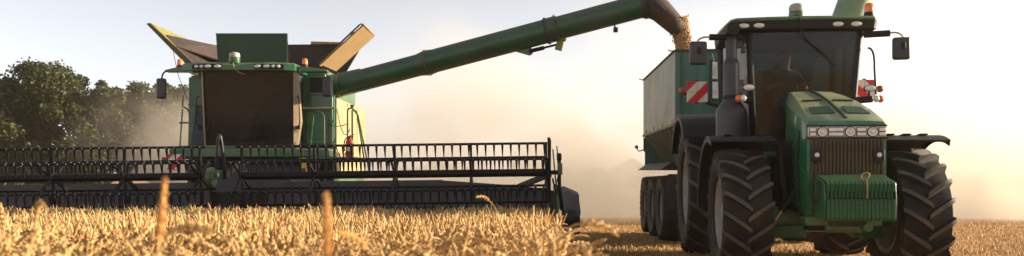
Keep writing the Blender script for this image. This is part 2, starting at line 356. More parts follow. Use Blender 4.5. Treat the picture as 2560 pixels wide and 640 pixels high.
# ------------------------------------------------------------------ wheat
def stalk_template(hi, seed, nod=None, ear_len=None):
    """one stalk, ear neck at the origin, stem hanging below; returns verts and quads"""
    r = random.Random(seed); mb = MB()
    th = r.random()*6.283; d = Vector((math.cos(th), math.sin(th), 0))
    nod = nod if nod is not None else r.choice([.4, 1.0, 1.6, 2.2, 2.6, 3.0])*(.8+.4*r.random())
    L = ear_len or (.075 + .03*r.random())
    # stem
    depth = .62 if hi else .42
    off = d*(-.05*r.random())
    st = [Vector((0, 0, -depth)) + off*2.2, Vector((0, 0, -depth*.5)) + off, Vector((0, 0, -.10)) + off*.3, Vector((0, 0, 0))]
    # neck and ear centreline: bending over in direction d
    ang = nod*.30; p = Vector((0, 0, 0)); cl = []
    for i in range(4):
        ang += nod*.08; dirv = d*math.sin(ang) + Vector((0, 0, 1))*math.cos(ang); p = p + dirv*.022; st.append(p.copy())
    N = 9 if hi else 6
    for i in range(N+1):
        cl.append((p.copy(), (d*math.sin(ang) + Vector((0, 0, 1))*math.cos(ang)).normalized())); ang += nod*.42/N
        p = p + (d*math.sin(ang) + Vector((0, 0, 1))*math.cos(ang))*(L/N)
    mb.tube(st, .0017 if hi else .0022, 4 if hi else 3, caps=False)
    side = Vector((-d.y, d.x, 0))
    if hi:
        mb.tube([c for c, _ in cl], .0046, 4, caps=False)
        for i in range(N+1):
            c, t = cl[i]; w = side if i % 2 else t.cross(side)
            for s in (-1, 1):
                tp = 1 - .8*(i/N)**3; q = c + w*(s*.0042*tp); tip = q + t*.013 + w*(s*.0030*tp*tp); k = .0040*(1 - .35*abs(i/N-.4))
                u2 = t.cross(w).normalized()*k; w2 = w*k
                mid = q + t*.005 + w*(s*.0015); a0 = q - t*.003
                vs = [a0 - u2*.3 - w2*.3, a0 + u2*.3 - w2*.3, a0 + u2*.3 + w2*.3, a0 - u2*.3 + w2*.3,
                      mid - u2 - w2, mid + u2 - w2, mid + u2 + w2, mid - u2 + w2,
                      tip - u2*.15 - w2*.15, tip + u2*.15 - w2*.15, tip + u2*.15 + w2*.15, tip - u2*.15 + w2*.15]
                f = []
                for a in (0, 4):
                    for e in range(4): f.append((a+e, a+(e+1) % 4, a+4+(e+1) % 4, a+4+e))
                f.append((8, 9, 10, 11)); mb.add(vs, f)
    else:
        rs = []
        for i in range(N+1):
            rs.append((.0074 if i % 2 else .0056)*(1 - .75*(i/N)**4)*(1 if i else .5))
        mb.tube([c for c, _ in cl], rs, 4, caps=False)
    # dried leaf
    for k in range(2 if hi else 1):
        a = r.random()*6.283; e = Vector((math.cos(a), math.sin(a), 0)); z0 = -.12 - .22*r.random(); q = Vector((0, 0, z0)); w = Vector((-e.y, e.x, 0))*.005
        pts = [q, q + e*.05 + Vector((0, 0, .06)), q + e*.11 + Vector((0, 0, .07)), q + e*.16 + Vector((0, 0, .0)), q + e*.18 + Vector((0, 0, -.09))]
        vs = []
        for i, pp in enumerate(pts): s = (1, 1.2, 1, .7, .2)[i]; vs += [pp - w*s, pp + w*s]
        mb.add(vs, [(2*i, 2*i+1, 2*i+3, 2*i+2) for i in range(4)])
    V = np.array(mb.v); F = np.array([f for f in mb.f if len(f) == 4]); return V, F

M['wheat'] = plant('wheat_straw', [(.20, .095, .030), (.60, .375, .14), (.76, .54, .25), (.40, .23, .08), (.70, .48, .205)], .20)  # darkest brown puts the shaded gaps of the crop into the palette
M['wheat_ear'] = plant('ripe_ear', [(.50, .24, .06), (.60, .32, .09), (.68, .40, .14)], .22)

def top_z(y): return np.interp(y, [0, 1.5, 2, 4, 8, 13], [1.15, 1.12, 1.085, .985, .83, .68])

def wheat():
    Vs, Fs, base = [], [], 0
    for hi, y0, y1, dens, nt in ((True, .42, .92, 150, 6), (True, .95, 4.2, 330, 10), (False, 4.2, 13.15, 330, 9)):
        T = [stalk_template(hi, 100*hi + k) for k in range(nt)]
        ar = .70*(y1*y1 - y0*y0)/2 + .5*(y1-y0)
        n = int(ar*dens); near = y0 < .6; y = np.sqrt(rng.random(n)*(y1*y1 - y0*y0) + y0*y0)
        e = wheat_edge(y) + .05*np.sin(y*7) + .03*np.sin(y*17)
        e = e - (.12 if near else 0); x = -(.68*y + .35) + rng.random(n)*(e + .68*y + .35)
        zt = top_z(y) + rng.normal(0, .03, n) - .13 - np.where(y < 1.9, .06*rng.random(n), 0)
        # patchy height
        zt += .03*np.sin(x*1.9 + 1.3*y) * np.cos(y*1.1 - x)
        zt = np.where(near, 1.165 - .088*y - .16*rng.random(n)*y, zt); kp = near | (y > 2.6) | (rng.random(n) < .25 + .29*np.clip(y-.9, 0, 3)); x, y, zt = x[kp], y[kp], zt[kp]; n = len(x)
        kind = rng.integers(0, nt, n); ro = rng.random(n)*2*np.pi; sc = .85 + .3*rng.random(n); lx = rng.normal(0, .07, n); ly = rng.normal(0, .07, n)
        for k in range(nt):
            ii = np.where(kind == k)[0]; V, F = T[k]
            c, s = np.cos(ro[ii])[:, None], np.sin(ro[ii])[:, None]
            vx = V[None, :, 0]*c - V[None, :, 1]*s; vy = V[None, :, 0]*s + V[None, :, 1]*c; vz = np.repeat(V[None, :, 2], len(ii), 0)
            q = sc[ii][:, None]
            W = np.stack([x[ii][:, None] + vx*q + vz*lx[ii][:, None], y[ii][:, None] + vy*q + vz*ly[ii][:, None], zt[ii][:, None] + vz*np.where(vz > -.05, q, 1)], -1)
            Vs.append(W.reshape(-1, 3)); nv = len(V)
            Fs.append((F[None] + (np.arange(len(ii))*nv)[:, None, None] + base).reshape(-1, 4)); base += nv*len(ii)
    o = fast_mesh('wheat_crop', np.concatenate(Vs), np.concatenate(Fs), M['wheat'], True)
    tag(o, 'dense standing ripe golden wheat in front of the header', 'wheat', kind='stuff')
    # straw bottom hidden below the ears: a bed of lower stalks is the ground itself
wheat()

def wheat_stalk(x, y, ztop, nod, ear, rz, label, mat, lean=0.0, thick=1.0):
    V, F = stalk_template(True, int(x*1000+y*77) % 997, nod=nod, ear_len=ear)
    gz = float(g_z(np.array(x), np.array(y)))
    root = empty('wheat_stalk', (x, y, gz), rz); root.rotation_euler = (0, lean, rz)
    r = random.Random(1); top = V[:, 2].max(); V = V.copy(); dz = ztop - gz - top
    lo = V[:, 2] < -.3
    V[:, 2] += dz; V[lo, 2] = 0.0
    k = np.zeros(len(V), bool)
    # ear: everything beyond the stem, stem: first ring stack; leaves: last 20 verts
    nst = 8*4; nleaf = 2*10
    fs = np.array([(f.max() < nst) for f in F]); fl = np.array([(f.min() >= len(V)-nleaf) for f in F]); fe = ~(fs | fl)
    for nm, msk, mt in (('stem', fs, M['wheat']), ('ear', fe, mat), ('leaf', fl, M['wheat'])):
        ids = np.unique(F[msk]); mp = {a: i for i, a in enumerate(ids)}; VV = V[ids].copy()
        if nm == 'ear' and thick != 1:
            cx = VV.mean(0); ax = VV[np.argmax(VV[:, 2])] - VV[np.argmin(VV[:, 2])]; ax /= np.linalg.norm(ax) + 1e-9
            rel = VV - cx; al = (rel @ ax)[:, None]*ax; VV = cx + al + (rel - al)*thick
        me = bpy.data.meshes.new(nm); me.from_pydata([tuple(v) for v in VV], [], [tuple(mp[i] for i in f) for f in F[msk]]); me.materials.append(mt)
        o = bpy.data.objects.new(nm, me); COL.objects.link(o); o.parent = root
    tag(root, label, 'wheat', 'tall wheat stalks close to the camera')
def px(u, v, Y): return ((u-1280)/2050*Y, Y, 1.32 + (428-v)/2050*Y)
for (X, Y, Z, nod, ear, rz, lean, thick, mat, lab) in (
    (-.755, 1.55, 1.315, .05, .11, 0, .10, 1.0, 'wheat_ear', 'upright orange blurred wheat ear rising in front of the warning board'),
    (-.32, 1.42, 1.285, .03, .10, 0, 0, 1.15, 'wheat_ear', 'thick upright orange wheat ear rising before the middle of the header'),
    (-1.22, 2.15, 1.245, 2.7, .11, 0, 0, 1.2, 'wheat', 'hooked pale wheat ear arching over at the far left'),
    (-.10, 5.2, 1.17, 1.5, .09, 0, 0, 1.3, 'wheat', 'lone pale wheat ear standing high above the crop before the right reel end'),
    (-.335, 2.1, 1.175, 1.3, .09, 0, 0, 1.0, 'wheat_ear', 'dark brown curved wheat ear leaning right in the crop'),
    (-.92, 3.0, 1.19, .2, .08, 0, -.06, 1.0, 'wheat', 'slender pale upright wheat stalk between the hooked ear and the orange ear'),
    (.115, 2.2, 1.19, 2.2, .10, 0, 0, 1.2, 'wheat', 'drooping wheat ear at the right edge of the crop beside the divider'),
    (-.64, 1.9, 1.2, 2.0, .10, 0, 0, 1.4, 'wheat', 'fat pale wheat ear bowed over left of the middle of the crop'),
): wheat_stalk(X, Y, Z, nod, ear, rz, lab, M[mat], lean, thick)

# ------------------------------------------------------------------ trees
M['leaf'] = plant('leaves', [(.010, .020, .004), (.022, .036, .007), (.042, .055, .011), (.085, .082, .020), (.014, .026, .005)], .25, .55)  # brighter olive puts sunlit leaves into the palette
M['bark'] = surf('bark', (.07, .05, .035), None, .9, scale=6, bump=.6, bscale=20)
def tree(x, y, H, W, label, seed, nleaf=11000, nm='oak_tree'):
    nleaf = int(nleaf*3.8); r = random.Random(seed); gz = float(g_z(np.array(x), np.array(y)))
    root = empty(nm, (x, y, gz))
    tr = MB(); tr.tube([(0,0,-.2),(.1,0,H*.15),(-.05,.1,H*.32),(.1,0,H*.6)], [.034*H,.026*H,.02*H,.006*H], 9)
    clumps = []
    for k in range(64):
        a = r.random()*6.283; h = .14 + .83*r.random()**.85; rad = W*.62*math.sqrt(max(.03, 1-((h-.42)/.62)**2))*(.30+.72*r.random()**.5)
        c = Vector((math.cos(a)*rad, math.sin(a)*rad, h*H)); s = W*(.055+.085*r.random()); clumps.append((c, s))
        if k % 3 == 0:
            b0 = Vector((0, .05, H*(.12+.3*r.random()))); mid = (b0 + c)/2 + Vector((0, 0, -.03*H))
            tr.tube([b0, mid, c], [.011*H, .007*H, .002*H], 6)
    for k in range(6): clumps.append((Vector((r.uniform(-.2,.2)*W, r.uniform(-.2,.2)*W, H*(.45+.4*r.random()))), W*.16))
    tr.build('trunk', M['bark'], root)
    w = np.array([s**2 for _, s in clumps]); w /= w.sum(); rg = np.random.default_rng(seed)
    idx = rg.choice(len(clumps), nleaf, p=w); C = np.array([tuple(c) for c, _ in clumps])[idx]; S = np.array([s for _, s in clumps])[idx]
    d = rg.normal(size=(nleaf, 3)); d /= np.linalg.norm(d, axis=1)[:, None]; rr = rg.random(nleaf)**.55*(.9+.6*rg.random(nleaf)**3)
    P = C + d*(S*rr)[:, None]*np.array([1.15, 1.15, .8])
    u = rg.normal(size=(nleaf, 3)); u /= np.linalg.norm(u, axis=1)[:, None]; v = np.cross(u, rg.normal(size=(nleaf, 3))); v /= np.linalg.norm(v, axis=1)[:, None]
    nn = 1; sz = (.08 + .11*rg.random(nleaf))[:, None]*(H/11)
    V = np.stack([P - u*sz, P + v*sz*.6, P + u*sz, P - v*sz*.6], 1).reshape(-1, 3); F = np.arange(nleaf*4).reshape(-1, 4)
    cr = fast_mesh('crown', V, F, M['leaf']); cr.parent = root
    tag(root, label, 'tree', 'trees behind the field'); return root
tree(-36.8, 64, 11.2, 8.6, 'broad tall dark tree with the highest crown at far left', 11, 19000)
tree(-33.0, 64.5, 10.5, 5.8, 'tall leafy tree leaning against the right of the highest tree', 12, 14000)
tree(-40.0, 65, 9.9, 6.6, 'leafy tree cut off by the left picture edge', 13, 12000)
tree(-31.2, 66, 9.2, 6.0, 'shortest yellowish tree in the dip between the tall trees', 14, 11000)
tree(-29.4, 68, 10.6, 6.8, 'leafy tree directly behind the left mirror of the combine', 15, 14000)
tree(-27.3, 70, 9.9, 6.2, 'rightmost tree, half hidden by the combine cab', 16, 11000)
def far_wood():
    rg = np.random.default_rng(5); n = 9000; x = -20 + 70*rg.random(n); H = 3.6 + .8*np.sin(x*.35) + .5*np.sin(x*.9+1) + .3*np.sin(x*2.1)
    x = np.where(rg.random(n) < .5, x, x); z = -1.65 + H*rg.random(n)**.7; y = 150 + rg.normal(0, 2.5, n)
    P = np.stack([x, y, z], -1); u = rg.normal(size=(n, 3)); u /= np.linalg.norm(u, axis=1)[:, None]; v = np.cross(u, rg.normal(size=(n, 3))); v /= np.linalg.norm(v, axis=1)[:, None]
    V = np.stack([P-u*.45, P+v*.3, P+u*.45, P-v*.3], 1).reshape(-1, 3)
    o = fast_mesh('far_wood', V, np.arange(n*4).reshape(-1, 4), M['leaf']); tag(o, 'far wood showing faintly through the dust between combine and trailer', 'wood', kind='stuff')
far_wood()

# ------------------------------------------------------------------ wheels
def tyre_mesh(Rr, w, rim, nl, lug_h, lug_w, sweep, name):
    """carcass of revolution with two staggered rows of curved chevron lugs"""
    mb = MB(); hw = w/2
    def rc(u): t = abs(u)/hw; return Rr - lug_h - .035*Rr*t**2.5
    prof = [(rim*.98, -hw*.80), (rim*1.04, -hw*.92), ((rim*.55+Rr*.45), -hw*1.04), (rc(hw)*.985-.02, -hw*1.0)]
    for k in range(9): u = -hw*.93 + hw*1.86*k/8; prof.append((rc(u), u))
    prof += [(rc(hw)*.985-.02, hw*1.0), ((rim*.55+Rr*.45), hw*1.04), (rim*1.04, hw*.92), (rim*.98, hw*.80)]
    mb.lathe(prof, axis='X', n=64, caps=False)
    def P(u, ph, r): return (u, -r*math.cos(ph), r*math.sin(ph))
    for side in (-1, 1):
        for k in range(nl):
            p0 = 2*math.pi*(k + (.25 if side > 0 else -.25))/nl
            segs = 7; rings = []
            for i in range(segs):
                t = i/(segs-1); u = -.04*w + (hw*1.03 + .04*w)*t
                ph = p0 + sweep*(t**.92)
                r0 = rc(min(u, hw)) - .012; r1 = rc(min(u, hw)) + lug_h*(1 if t < .9 else .7)
                if t == 1: r0 -= .04; 
                hwid = lug_w/2*(1.0 - .12*t)/Rr*(1 if i else .8)
                # direction of the lug width: along circumference mostly
                q = side*u
                rings.append([P(q, ph - hwid*1.35, r0), P(q, ph + hwid*1.35, r0), P(q, ph + hwid*.85, r1), P(q, ph - hwid*.85, r1)])
            mb.rings(rings)
    return mb.mesh(name)

def finish(me, mat, ang=40):
    me.polygons.foreach_set('use_smooth', [True]*len(me.polygons)); me.set_sharp_from_angle(angle=R(ang)); me.materials.append(mat); return me

def rim_mesh(rim, w, side, name):
    mb = MB(); s = side; hw = w/2
    mb.lathe([(rim*1.02, s*hw*.93), (rim*1.05, s*hw*.86), (rim*.97, s*hw*.78), (rim*.92, s*hw*.55), (rim*.88, s*hw*.25), (rim*.90, -s*hw*.85), (rim*1.04, -s*hw*.9)], axis='X', n=48, caps=False)
    return mb.mesh(name)
def hub_mesh(rim, w, side, name):
    mb = MB(); s = side; hw = w/2
    mb.lathe([(rim*.90, s*hw*.30), (rim*.72, s*hw*.38), (rim*.5, s*hw*.22), (rim*.34, s*hw*.25), (rim*.33, s*hw*.62), (rim*.26, s*hw*.70), (.001, s*hw*.72)], axis='X', n=36, caps=False)
    mb.lathe([(rim*.90, s*hw*.27), (.001, s*hw*.15)], axis='X', n=36, caps=False)
    for k in range(10):
        a = k*math.pi/5; mb.lathe([(.02, s*hw*.2), (.02, s*hw*.38), (.001, s*hw*.38)], c=(0, rim*.45*math.cos(a), rim*.45*math.sin(a)), axis='X', n=6, caps=False)
    return mb.mesh(name)

WM = {}
def wheel(parent, loc, kind, side, spin=0.0, label=None):
    spec = dict(front=(.80, .55, .46, 20, .066, .070, .27, 'tyre'), rear=(1.04, .60, .60, 20, .07, .085, .27, 'tyre'),
                trailer=(.63, .64, .36, 26, .03, .055, .42, 'tyre_dusty'), combine=(.86, .58, .42, 20, .05, .08, .5, 'tyre'))[kind]
    if (kind, side) not in WM:
        Rr, w, rim, nl, lh, lw, sw, mt = spec
        tm_ = finish(tyre_mesh(Rr, w, rim, nl, lh, lw, sw, 'tyre'), M[mt])
        if kind != 'trailer':
            tm_.materials.append(M['lug'])
            for pg in tm_.polygons:
                c = pg.center; rad = math.hypot(c.y, c.z)
                if len(pg.vertices) == 4 and rad > Rr - .035*Rr*min(1, abs(c.x)/(w/2))**2.5 - lh*.42 and (pg.normal.y*c.y + pg.normal.z*c.z)/rad > .6: pg.material_index = 1
        WM[kind, side] = (finish(hub_mesh(rim, w, side, 'wheel'), M['rim']), tm_, finish(rim_mesh(rim, w, side, 'rim'), M['rim']))
    h, t, r = WM[kind, side]
    o = inst('wheel', h, parent, loc, (spin, 0, 0)); inst('tyre', t, o); inst('rim', r, o)
    if label: o['label'] = label
    return o

# ------------------------------------------------------------------ people
def person(loc, label, parent=None):
    V = []; E = []; Rd = []
    def j(p, r, par=None):
        V.append(p); Rd.append(r)
        if par is not None: E.append((par, len(V)-1))
        return len(V)-1
    pel = j((0, 0, .10), .15); sp = j((0, .03, .30), .145, pel); ch = j((0, .03, .50), .155, sp); nk = j((0, .01, .63), .058, ch)
    h0 = j((0, -.015, .71), .075, nk); h1 = j((0, -.02, .79), .098, h0); j((0, -.005, .88), .07, h1)
    for s in (-1, 1):
        sh = j((s*.18, .03, .55), .068, ch); el = j((s*.27, -.10, .34), .048, sh); wr = j((s*.19, -.34, .36), .032, el); pa = j((s*.18, -.41, .37), .036, wr)
        for k in range(4):
            a = j((s*(.155+.018*k), -.455, .385 - .004*k), .0095, pa); b = j((s*(.155+.018*k), -.48, .36), .009, a); j((s*(.155+.018*k), -.468, .34), .008, b)
        a = j((s*.14, -.425, .365), .010, pa); j((s*.135, -.45, .345), .009, a)
        hp = j((s*.10, 0, .09), .092, pel); kn = j((s*.15, -.43, .15), .072, hp); an = j((s*.15, -.50, -.27), .05, kn); j((s*.16, -.66, -.33), .042, an)
    me = bpy.data.meshes.new('person'); me.from_pydata(V, E, []); 
    o = bpy.data.objects.new('person', me); COL.objects.link(o); o.location = loc
    sk = o.modifiers.new('skin', 'SKIN'); sk.use_smooth_shade = True
    for i, d in enumerate(me.skin_vertices[0].data): d.radius = (Rd[i], Rd[i]); d.use_root = (i == 0)
    ss = o.modifiers.new('sub', 'SUBSURF'); ss.levels = 2; ss.render_levels = 2
    # clothing colours by place on the body
    m, n, l, b = new_mat('clothed_body'); setp(b, rough=.8)
    tc = n.new('ShaderNodeTexCoord'); sx = n.new('ShaderNodeSeparateXYZ'); l.new(tc.outputs['Object'], sx.inputs[0])
    g = n.new('ShaderNodeMath'); g.operation = 'GREATER_THAN'; g.inputs[1].default_value = .615; l.new(sx.outputs['Z'], g.inputs[0])
    f = n.new('ShaderNodeMath'); f.operation = 'LESS_THAN'; f.inputs[1].default_value = -.13; l.new(sx.outputs['Y'], f.inputs[0])
    k = n.new('ShaderNodeMath'); k.operation = 'GREATER_THAN'; k.inputs[1].default_value = .25; l.new(sx.outputs['Z'], k.inputs[0])
    fk = n.new('ShaderNodeMath'); fk.operation = 'MULTIPLY'; l.new(f.outputs[0], fk.inputs[0]); l.new(k.outputs[0], fk.inputs[1])
    mxm = n.new('ShaderNodeMath'); mxm.operation = 'MAXIMUM'; l.new(g.outputs[0], mxm.inputs[0]); l.new(fk.outputs[0], mxm.inputs[1])
    mx = n.new('ShaderNodeMix'); mx.data_type = 'RGBA'; l.new(mxm.outputs[0], mx.inputs['Factor']); mx.inputs['A'].default_value = (.05, .055, .065, 1); mx.inputs['B'].default_value = (.42, .24, .16, 1)
    l.new(mx.outputs['Result'], b.inputs['Base Color']); me.materials.append(m)
    hr = MB(); hr.ball((0, .03, .845), (.098, .10, .08), 14, 8); hr.build('hair', M['hair'], o)
    fc = MB()
    fc.add([(0, -.145, .765), (-.014, -.115, .765), (.014, -.115, .765), (0, -.118, .81)], [(0, 1, 3), (0, 3, 2), (0, 2, 1)]); fc.build('nose', M['skin'], o)
    for s in (-1, 1):
        e = MB(); e.ball((s*.036, -.112, .80), (.014, .008, .008), 8, 6); e.build('eye', M['white'], o)
        e = MB(); e.ball((s*.1, -.01, .78), (.012, .022, .032), 8, 6); e.build('ear', M['skin'], o)
    mo = MB(); mo.ball((0, -.107, .732), (.026, .008, .006), 8, 6); mo.build('mouth', M['red'], o)
    o.parent = parent; tag(o, label, 'person'); return o

# ------------------------------------------------------------------ tractor
def arc_strip(x0, x1, yc, zc, r, a0, a1, th, n=16, lip=0.0):
    """curved mudguard: angle 0 = front, 90 = top"""
    mb = MB(); rings = []
    for i in range(n+1):
        a = R(a0 + (a1-a0)*i/n); c, s = -math.cos(a), math.sin(a)
        rings.append([(x0, yc+c*r, zc+s*r), (x1, yc+c*r, zc+s*r), (x1, yc+c*(r+th), zc+s*(r+th)), (x0, yc+c*(r+th), zc+s*(r+th))])
    mb.rings(rings)
    if lip:
        for xx in ((x0, x0 + (.02 if x0 < x1 else -.02)),):
            rings = []
            for i in range(n+1):
                a = R(a0 + (a1-a0)*i/n); c, s = -math.cos(a), math.sin(a)
                rings.append([(xx[0], yc+c*(r-lip), zc+s*(r-lip)), (xx[1], yc+c*(r-lip), zc+s*(r-lip)), (xx[1], yc+c*(r-.001), zc+s*(r-.001)), (xx[0], yc+c*(r-.001), zc+s*(r-.001))])
            mb.rings(rings)
    return mb

def bez(p0, p1, p2, n=8):
    p0, p1, p2 = map(Vector, (p0, p1, p2))
    return [(p0*(1-t)**2 + p1*2*t*(1-t) + p2*t*t) for t in [i/n for i in range(n+1)]]

def pane(corners, mat, name, parent, bulge=0.0, th=.006, n=6):
    """glass pane from four corners (bl, br, tr, tl), slightly bowed outwards"""
    bl, br, tr, tl = map(Vector, corners); nrm = (br-bl).cross(tl-bl).normalized(); mb = MB(); vs = []
    for k in (0, 1):
        for j in range(n+1):
            for i in range(n+1):
                s, t = i/n, j/n; p = (bl*(1-s)+br*s)*(1-t) + (tl*(1-s)+tr*s)*t
                vs.append(p + nrm*(bulge*(1-(2*s-1)**2) + k*th))
    q = (n+1)**2; fs = []
    for j in range(n):
        for i in range(n):
            a = j*(n+1)+i; fs.append((a, a+n+1, a+n+2, a+1)); fs.append((q+a, q+a+1, q+a+n+2, q+a+n+1))
    edge = [i for i in range(n+1)] + [(j)*(n+1)+n for j in range(1, n+1)] + [n*(n+1)+i for i in range(n-1, -1, -1)] + [j*(n+1) for j in range(n-1, 0, -1)]
    for a, b in zip(edge, edge[1:]+edge[:1]): fs.append((a, b, q+b, q+a))
    mb.add(vs, fs); return mb.build(name, mat, parent, True, 0, 50)

def oval_lamp(c, rx, rz, parent, name='work_light', depth=.05):
    h = MB(); rings = []
    for yy, k in ((.0, 1.12), (depth, 1.05), (depth+.03, .7)):
        rings.append([(c[0]+rx*k*math.cos(2*math.pi*i/20), c[1]+yy, c[2]+rz*k*math.sin(2*math.pi*i/20)) for i in range(20)])
    h.rings(rings); o = h.build(name, M['black'], parent)
    g = MB(); rings = []
    for yy, k in ((.004, 1.0), (-.012, .92), (-.022, .6), (-.025, .05)):
        rings.append([(c[0]+rx*k*math.cos(2*math.pi*i/20), c[1]+yy, c[2]+rz*k*math.sin(2*math.pi*i/20)) for i in range(20)])
    g.rings(rings, False, True); g.build('lens', M['lamp'], o); 
    return o

def beacon(c, parent, r=.05, h=.15):
    b = MB(); b.lathe([(r*1.1, 0), (r*1.15, h*.12), (r*1.05, h*.3), (r*.9, h*.31)], c, n=18); o = b.build('beacon', M['black'], parent)
    g = MB(); g.lathe([(r, h*.315), (r*1.05, h*.5), (r*.95, h*.85), (r*.6, h*.98), (.002, h)], c, n=18); g.build('lens', M['amber'], o); return o

def dome(c, parent, r=.1):
    b = MB(); b.lathe([(r*.9, 0), (r*1.0, .03), (r*1.02, .11), (r*.9, .115)], c, n=24); o = b.build('satellite_receiver', M['green_clean'], parent)
    g = MB(); g.lathe([(r*.95, .125), (r*1.0, .15), (r*.97, .19), (r*.8, .225), (r*.4, .24), (.002, .243)], c, n=24); g.build('cap', M['dome_white'], o)
    s = MB(); s.lathe([(r*.88, .1), (r*.88, .13)], c, n=24); s.build('band', M['black'], o); return o

def mirror(parent, arm, hook, c, size, label=None, tilt=0):
    a = MB(); a.tube(arm, .044, 10); o = a.build('mirror', M['black'], parent)
    k = MB(); k.tube(hook, .013, 8); k.build('bracket', M['chrome'], o)
    h = MB(); m = Matrix.Translation(c) @ Matrix.Rotation(tilt, 4, 'Z')
    sx, sy, sz = size; h.box((-sx/2, -sy/2, -sz/2), (sx/2, sy/2, sz/2), m); h.build('housing', M['grey_plastic'], o, bevel=.035, seg=4)
    g = MB(); g.box((-sx*.42, sy/2+.001, -sz*.43), (sx*.42, sy/2+.006, sz*.43), m); g.build('glass', M['chrome'], o)
    e = MB(); e.cbox((c[0]+sx*.05, c[1]-sy/2-.008, c[2]+.03), (.05, .03, .09)); e.build('clamp', M['black'], o, bevel=.006)
    return o

def warning_board(parent, c, w, sgn, th=.012):
    b = MB(); b.box((c[0]-w/2, c[1], c[2]-w/2), (c[0]+w/2, c[1]+th, c[2]+w/2)); 
    o = b.build('warning_board', stripes('board_print', sgn, c[0], c[2]), parent, bevel=.003)
    f = MB(); f.cbox((c[0], c[1]+th+.012, c[2]), (.05, .02, w*1.12)); f.build('holder', M['black'], o)
    for dx in (-.3, .3):
        for dz in (-.3, .3): 
            q = MB(); q.lathe([(.006, 0), (.006, -.004), (.002, -.006)], (c[0]+dx*w, c[1], c[2]+dz*w), 'Y', 8); q.build('rivet', M['steel'], o)
    s1 = MB(); s1.box((c[0]-.0015, c[1]-.002, c[2]-w/2), (c[0]+.0015, c[1]-.0005, c[2]+w/2)); s1.build('seam', M['black'], o)
    s1 = MB(); s1.box((c[0]-w/2, c[1]-.0022, c[2]-.0015), (c[0]+w/2, c[1]-.0007, c[2]+.0015)); s1.build('seam', M['black'], o)
    return o

